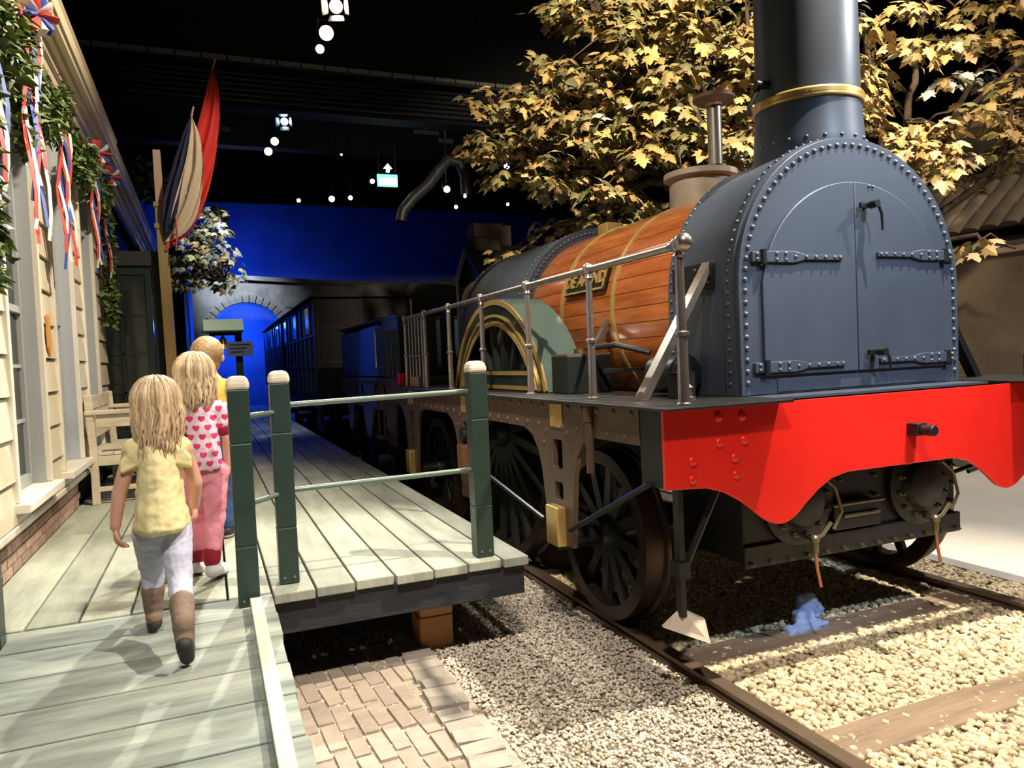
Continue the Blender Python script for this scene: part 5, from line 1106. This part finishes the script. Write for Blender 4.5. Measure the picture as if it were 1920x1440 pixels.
hair(g2, (-.062, 3.885, 1.486), .083, 1.335, 330, M['hair'], seed=5)
# ---------------------------------------------------------------- boy in front
g3 = thing('person', (.04, 4.78, DZ), 'child with short blond hair, yellow shirt and blue jeans leading the way', 'person', G)
Lh, Lk, La = V((-.03, 4.79, 1.06)), V((-.03, 4.87, .83)), V((-.02, 4.95, .60)); Rh, Rk, Ra = V((.075, 4.78, 1.06)), V((.080, 4.80, .81)), V((.055, 4.755, .585))
b = MB(); f3 = V((.35, 1, -.1)); ey, mo, s_ = head(b, (.006, 4.79, 1.595), .098, V((.35, 1, 0)))
cap(b, (.012, 4.775, 1.51), (.018, 4.77, 1.44), .038, .045); chain(b, [(.022, 4.77, 1.40), (.022, 4.775, 1.25), (.022, 4.78, 1.08)], [.078, .074, .070], e=(1, .75))
aL = [V((-.075, 4.77, 1.40)), V((-.105, 4.82, 1.24)), V((-.08, 4.92, 1.16))]; aR = [V((.118, 4.77, 1.40)), V((.148, 4.81, 1.24)), V((.13, 4.91, 1.16))]
for a in (aL, aR): chain(b, a, [.034, .029, .022])
cap(b, (.022, 4.77, 1.395), aL[0], .06, .036); cap(b, (.022, 4.77, 1.395), aR[0], .06, .036)
hand(b, aR[2], (-.1, 1, -.2), (-1, 0, 0), 1.1, .5, -1); hand(b, aL[2], (.1, 1, -.2), (1, 0, 0), 1.1, .5, 1)
chain(b, [Lh, Lk, La], [.07, .048, .034]); chain(b, [Rh, Rk, Ra], [.07, .048, .034]); cap(b, La, La + V((0, .08, -.06)), .03, .026); cap(b, Ra, Ra + V((.03, .06, -.05)), .03, .026)
blob(b, 'body', M['skin'], g3, .0045, 4); face_parts(g3, ey, mo, s_)
b = MB(); chain(b, [(.022, 4.77, 1.41), (.022, 4.77, 1.28), (.024, 4.772, 1.15), (.024, 4.772, 1.13)], [.085, .100, .102, .103], e=(1.10, .82)); cap(b, (-.05, 4.77, 1.40), (.095, 4.77, 1.40), .055, .055)
for a in (aL, aR): cap(b, a[0], a[0].lerp(a[1], .6), .050, .050)
b.v = [(x, y, max(z, 1.11)) for x, y, z in b.v]
blob(b, 'shirt', M['yshirt2'], g3, .006, 5, disp=.010, dscale=.06)
b = MB(); cap(b, (-.02, 4.78, 1.09), (.066, 4.78, 1.09), .09, .09, e=(.95, 1)); chain(b, [Lh, Lk, La.lerp(Lk, .05)], [.082, .060, .052]); chain(b, [Rh, Rk, Ra.lerp(Rk, .05)], [.082, .060, .052])
blob(b, 'jeans', M['jeans'], g3, .006, 4, disp=.012, dscale=.05)
for ank, td in ((La, V((.0, .11, 0))), (Ra, V((.05, .10, 0)))):
    b = MB(); heel = ank + V((0, -.012, -.05)); heel.z = max(DZ + .04, heel.z - .01); toe = heel + td; toe.z = DZ + .038; cap(b, heel, toe, .040, .036); cap(b, ank, heel.lerp(toe, .35), .038, .032); b.v = [(x, y, max(z, DZ + .018)) for x, y, z in b.v]; blob(b, 'trainer', M['shoe'], g3, .005, 3)
    b = MB(); cap(b, heel, toe, .041, .037); b.v = [(x, y, min(max(z, DZ + .003), DZ + .022)) for x, y, z in b.v]; blob(b, 'sole', M['white'], g3, .004, 1)
b = MB(); b.sph((.000, 4.782, 1.618), (.094, .108, .096), 24, 16); hb = blob(b, 'hair', M['hair2'], g3, .006, 2, disp=.006, dscale=.015)
# ================================================================== flag post, flags, bell stand
fp = thing('flag_post', (-.37, 8.5, DZ), 'ochre square timber post with pale tip standing on the platform', 'post')
P0 = ony(325, 720, 8.5); P1 = ony(293, 282, 8.5); Pm = ony(300, 385, 8.5)
def sq(p, w_): return [(p.x + sx * w_, p.y + sy * w_, p.z) for sx, sy in ((-1, -1), (1, -1), (1, 1), (-1, 1))]
Pb = V((P0.x + (P0.x - P1.x) * (P0.z - DZ) / (P1.z - P0.z), 8.5, DZ + .002))
MB().rings([sq(Pb, .056), sq(Pm, .050)]).build('shaft', M['ochre'], fp, smooth=0, bevel=.005)
MB().rings([sq(Pm + V((0, 0, .001)), .040), sq(P1, .036)]).build('tip', M['pinkwood'], fp, smooth=0, bevel=.005)
for z_, w_ in ((0, .062), (-.22, .062)):
    q = Pm + V((0, 0, z_)); MB().rings([sq(q + V((0, 0, -.025)), w_), sq(q + V((0, 0, .025)), w_)]).build('collar', M['ochre'], fp, smooth=0, bevel=.004)
b = MB(); q = ony(308, 385, 8.5); b.bb(q.x + .02, q.x + .07, 8.42, 8.58, q.z - .30, q.z - .04); b.build('bracket', M['ochre'], fp, smooth=0)
def flag(label, tip, foot, bands, droop, tail):
    """cloth hanging bunched from a leaning staff: bands of colour run along the staff"""
    t = thing('flag', foot, label, 'flag', 'flags by the ochre post')
    tip, foot = V(tip), V(foot); MB().tube([foot, tip + (tip - foot).normalized() * .10], [.016, .010], n=8).build('staff', M['pinkwood'], t)
    for m, offs in bands:
        b = MB(); rows = []
        for i in range(17):
            f = i / 16; base = tip.lerp(foot, f); row = []
            for k in range(9):
                u = k / 8; o0 = offs[0] + (offs[1] - offs[0]) * u; w_ = math.sin(math.pi * min(f * 1.03, 1)) ** .6
                x = base.x + o0 * w_ * droop + .018 * math.sin(k * 1.9 + f * 6) * w_; y = base.y - .02 - .05 * math.sin(k * 1.4 + f * 4) * w_; z = base.z - (abs(o0) * .5 + .10 * u) * w_
                row.append(V((x, y, z)))
            rows.append(row)
        vs_, fs_ = [], []
        for s2 in (0, .004):
            for r in rows: vs_ += [tuple(p + V((0, s2, 0))) for p in r]
        for s2 in (0, 1):
            for i in range(16):
                for k in range(8): o = s2 * 153 + i * 9 + k; fs_.append((o, o + 1, o + 10, o + 9))
        A_ = [i * 9 for i in range(17)]; B_ = [i * 9 + 8 for i in range(17)]
        for E_ in (A_, B_, list(range(9)), list(range(144, 153))):
            for i in range(len(E_) - 1): fs_.append((E_[i], E_[i + 1], E_[i + 1] + 153, E_[i] + 153))
        me = mkmesh('band', vs_, fs_, M[m], 180, tip); inst('band', me, tip, t)
Y8 = 8.5
flag('red flag with cream and navy bands hanging from the taller staff', ony(399, 128, Y8 - .12), ony(312, 470, Y8 - .06), [('flagr', (-.02, .21))], 1.0, 0)
flag('cream and navy flag hanging from the shorter staff by the post', ony(359, 218, Y8 - .27), ony(310, 455, Y8 - .06), [('flagw', (.02, .21)), ('flagb', (-.10, .03))], 1.0, 0)
p = ony(329, 405, Y8 - .2); q = ony(330, 470, Y8 - .2)
b = MB(); b.tube([p, p.lerp(q, .5) + V((.012, 0, 0)), q], [.035, .026, .02], n=8, flat=.35); setp(b.build('pink_streamer', M['pink'], None), 'short pink streamer below the flags', 'streamer')
bs = thing('bell_stand', (.42, 11, DZ), 'bell under a small pale green roof on a dark post before the tunnel', 'bell')
c = ony(421, 614, 11)
MB().rings([[(c.x - .27, 10.80, c.z - .07), (c.x + .24, 10.80, c.z - .07), (c.x + .24, 11.0, c.z + .09), (c.x - .27, 11.0, c.z + .09)], [(c.x - .27, 10.78, c.z - .05), (c.x + .24, 10.78, c.z - .05), (c.x + .24, 11.0, c.z + .115), (c.x - .27, 11.0, c.z + .115)]]).build('roof_board', M['bellroof'], bs, smooth=0)
MB().rings([[(c.x - .27, 11.2, c.z - .07), (c.x + .24, 11.2, c.z - .07), (c.x + .24, 11.001, c.z + .09), (c.x - .27, 11.001, c.z + .09)], [(c.x - .27, 11.22, c.z - .05), (c.x + .24, 11.22, c.z - .05), (c.x + .24, 11.001, c.z + .115), (c.x - .27, 11.001, c.z + .115)]]).build('roof_board', M['bellroof'], bs, smooth=0)
for dx, w_ in ((.17, .045), (-.17, .035)): MB().bb(c.x + dx - w_, c.x + dx + w_, 10.95, 11.05, DZ + .002, c.z - .03).build('post', M['dkpaint'], bs, smooth=0)
MB().bb(c.x - .2, c.x + .2, 10.97, 11.03, c.z - .11, c.z - .06).build('cross_bar', M['dkpaint'], bs, smooth=0)
b = MB(); b.lathe([(.085, -.20), (.075, -.175), (.05, -.12), (.042, -.06), (.02, -.03), (.012, .0), (.012, .06)], (c.x - .03, 11.0, c.z - .10), n=20); b.build('bell', M['brass'], bs)
n_ = ony(450, 654, 10.9); MB().bb(n_.x - .17, n_.x + .17, 10.88, 10.90, n_.z - .10, n_.z + .10).build('notice_board', M['signgrey'], bs, smooth=0)
for k in range(3): MB().bb(n_.x - .13, n_.x + .13 - .04 * k, 10.877, 10.8795, n_.z + .05 - k * .05, n_.z + .065 - k * .05).build('notice_line', M['dkpaint'], bs, smooth=0)
# blue cloth on the track bed
cl = onz(1500, 1165, .03); b = MB(); rg = random.Random(4)
b.sph((cl.x + .10, cl.y + .05, .085), (.075, .055, .075), 14, 10); b.sph((cl.x + .02, cl.y, .05), (.07, .05, .045), 14, 10); b.box((cl.x - .02, cl.y - .06, .022), (.26, .07, .035)); b.sph((cl.x + .14, cl.y + .06, .05), (.06, .06, .06), 14, 10)
setp(blob(b, 'cleaning_cloth', M['rag'], None, .007, 3, disp=.035, dscale=.045), 'crumpled blue cleaning cloth on the gravel under the red beam', 'cloth')
# ================================================================== ceiling fittings
tray = thing('cable_tray', (2, 12.8, 6.5), 'thin pale cable tray crossing the dark ceiling', 'tray')
MB().bb(-6, 10, 12.72, 12.74, 6.40, 6.52).build('tray_back', M['duct'], tray, smooth=0)
for k in range(40): MB().bb(-5.9 + k * .38, -5.9 + k * .38 + .35, 12.66, 12.72, 6.44, 6.50).build('tray_segment', M['trayw'], tray, smooth=0)
MB().bb(-6, 10, 12.7, 12.76, 6.5205, 8.299).build('hanger', M['hall'], tray, smooth=0)
rb = thing('ceiling_beam', (2, 13.2, 5.8), 'ribbed dark metal ceiling beam below the pale cable tray', 'beam')
for k in range(6): MB().bb(-6, 10, 13.0, 13.10, 6.34 - k * .085, 6.40 - k * .085).build('rib', M['ceilpanel'], rb, smooth=0, bevel=.008)
MB().bb(-6, 10, 13.101, 13.5, 5.85, 8.299).build('web', M['hall'], rb, smooth=0)
rb2 = MB().bb(-6, 12, 16.6, 16.9, 6.2, 8.299); setp(rb2.build('ceiling_beam', M['duct'], None, smooth=0), 'plain dark ceiling beam further back over the train', 'beam')
for px, py, y, wpx, lab in ((414, 241, 15, 30, 'small pale panel on the ceiling right of the flag'), (800, 248, 15.5, 50, 'upper pale strip panel on the ceiling left of the tree'), (836, 264, 15, 28, 'lower pale strip panel on the ceiling left of the tree')):
    p = ony(px, py, y); hw = wpx / 1390 * y / 2; b = MB(); b.bb(p.x - hw, p.x + hw, y, y + .04, p.z - .04, p.z + .04); b.bb(p.x - .02, p.x + .02, y + .01, y + .03, p.z + .04, 8.299); setp(b.build('ceiling_panel', M['trayw'], None, smooth=0), lab, 'panel')
def spotlight(px, py, y, lens, r, label, doors=False, lit=True, aim=None):
    p = ony(px, py, y); t = thing('spotlight', p, label, 'spotlight', 'spotlights hanging from the dark ceiling')
    a = (V(aim) - p).normalized() if aim else (CAM - p + V((random.uniform(-1.5, 1.5), 0, random.uniform(-1.5, 0)))).normalized()
    x_, y_, d_ = frame_to(a)
    MB().lathe([(r * .55, -r * 3), (r * .75, -r * 2.6), (r, -r * .5), (r * 1.08, 0), (r * 1.0, .0), (r * .9, -r * .25)], p, a, n=20).build('housing', M['lampblack'], t)
    MB().cyl(p - a * (r * .28), p - a * (r * .24), r * .9, n=20).build('lens', lens, t)
    b = MB(); q = p - a * (r * 1.4); b.tube([q + x_ * r * 1.15, q + x_ * r * 1.15 + V((0, 0, r * 1.8)), q - x_ * r * 1.15 + V((0, 0, r * 1.8)), q - x_ * r * 1.15], r * .12, n=6); b.build('yoke', M['lampblack'], t)
    MB().cyl(q + V((0, 0, r * 1.8)), (q.x, q.y, 8.299), r * .12, n=6).build('hanger', M['lampblack'], t)
    if doors:
        for k in range(4):
            u = x_ if k % 2 else y_; u = u if k < 2 else -u; w_ = a.cross(u); c_ = p + u * r * 1.15; b = MB(); b.rings([[c_ - w_ * r, c_ + w_ * r, c_ + w_ * r + u * .004, c_ - w_ * r + u * .004], [c_ - w_ * r * 1.2 + a * r * 1.3 + u * r * .8, c_ + w_ * r * 1.2 + a * r * 1.3 + u * r * .8, c_ + w_ * r * 1.2 + a * r * 1.3 + u * (r * .8 + .004), c_ - w_ * r * 1.2 + a * r * 1.3 + u * (r * .8 + .004)]]); b.build('barn_door', M['lampsil'], t, smooth=0)
    return t
SW, SB, SV = M['lens_w'], M['lens_b'], M['lens_v']
for a in ((630, 12, 8.0, SW, .07, 'topmost warm spotlight with barn doors at the top picture edge', True), (612, 62, 8.0, SW, .075, 'brightest warm spotlight in the middle of the upper row of three'), (600, 92, 8.0, SW, .045, 'lowest warm spotlight of the upper row of three'),
          (533, 228, 10.0, SB, .05, 'cool blue spotlight above the pair of warm ones', True), (515, 265, 10.0, SW, .05, 'upper of two warm spotlights right of the flag'), (503, 284, 10.0, SW, .05, 'lower of two warm spotlights right of the flag'),
          (560, 376, 14.0, SW, .035, 'small spotlight low over the blue wall, leftmost of its row'), (622, 373, 14.0, SW, .055, 'spotlight low over the blue wall, middle of its row'), (657, 371, 14.0, SW, .04, 'orange-tinted spotlight low over the blue wall, right of its row'),
          (698, 340, 14.0, SW, .045, 'warm spotlight directly left of the exit sign'), (838, 355, 12.0, SW, .055, 'warm spotlight under the curved duct'), (855, 388, 13.0, SB, .035, 'lower of two small blue spotlights under the duct'), (872, 368, 13.0, SB, .03, 'upper of two small blue spotlights under the duct'),
          (903, 258, 12.0, SV, .045, 'violet spotlight at the left edge of the golden tree'), (950, 312, 12.0, SB, .05, 'cool white spotlight among the lower left leaves of the tree'), (952, 383, 14.0, SW, .03, 'tiny spotlight above the cottage chimney'), (640, 290, 14.0, SB, .02, 'faint dim spotlight left above the exit sign'), (1083, 205, 10.5, SW, .05, 'pinkish spotlight shining through the golden leaves')):
    spotlight(*a)
ex = ony(727, 338, 14); t = thing('exit_sign', ex, 'lit green and white exit sign hanging from the ceiling', 'sign')
MB().bb(ex.x - .19, ex.x + .19, 14.0, 14.06, ex.z - .11, ex.z + .11).build('sign_box', M['exitg'], t, smooth=0); MB().bb(ex.x - .165, ex.x + .165, 13.994, 13.9995, ex.z - .085, ex.z + .035).build('white_panel', M['exitw'], t, smooth=0)
b = MB(); ac = ony(727, 316, 14); b.prism([(ac.x - .03, ac.z - .07), (ac.x + .03, ac.z - .07), (ac.x + .03, ac.z + .0), (ac.x + .08, ac.z + .0), (ac.x, ac.z + .09), (ac.x - .08, ac.z + .0), (ac.x - .03, ac.z + .0)], 'y', 13.99, 14.02); b.build('up_arrow', M['exitw'], t, smooth=0)
b = MB(); b.bb(ex.x - .17, ex.x - .155, 14.02, 14.04, ex.z + .11, 8.299); b.bb(ex.x + .155, ex.x + .17, 14.02, 14.04, ex.z + .11, 8.299); b.build('hanger', M['lampblack'], t, smooth=0)
b = MB(); b.tube([ony(px, py, 13) for px, py in ((752, 415), (756, 395), (775, 372), (805, 345), (822, 320), (840, 300), (862, 305), (872, 330), (874, 365))], .10, n=14); setp(b.build('duct', M['duct'], None, smooth=60), 'dark curved ventilation duct below the ceiling right of the exit sign', 'duct')
# ================================================================== hall lamps and added spots
for nm, pos, aim, watts, cone, blend, colr, rad in KEY:
    ld = bpy.data.lights.new('spot_' + nm, 'SPOT'); ld.energy = watts; ld.spot_size = math.radians(cone); ld.spot_blend = blend; ld.color = colr; ld.shadow_soft_size = rad
    o = bpy.data.objects.new('spot_' + nm, ld); COL.objects.link(o); o.location = pos; o.rotation_euler = (V(aim) - V(pos)).to_track_quat('-Z', 'Y').to_euler()
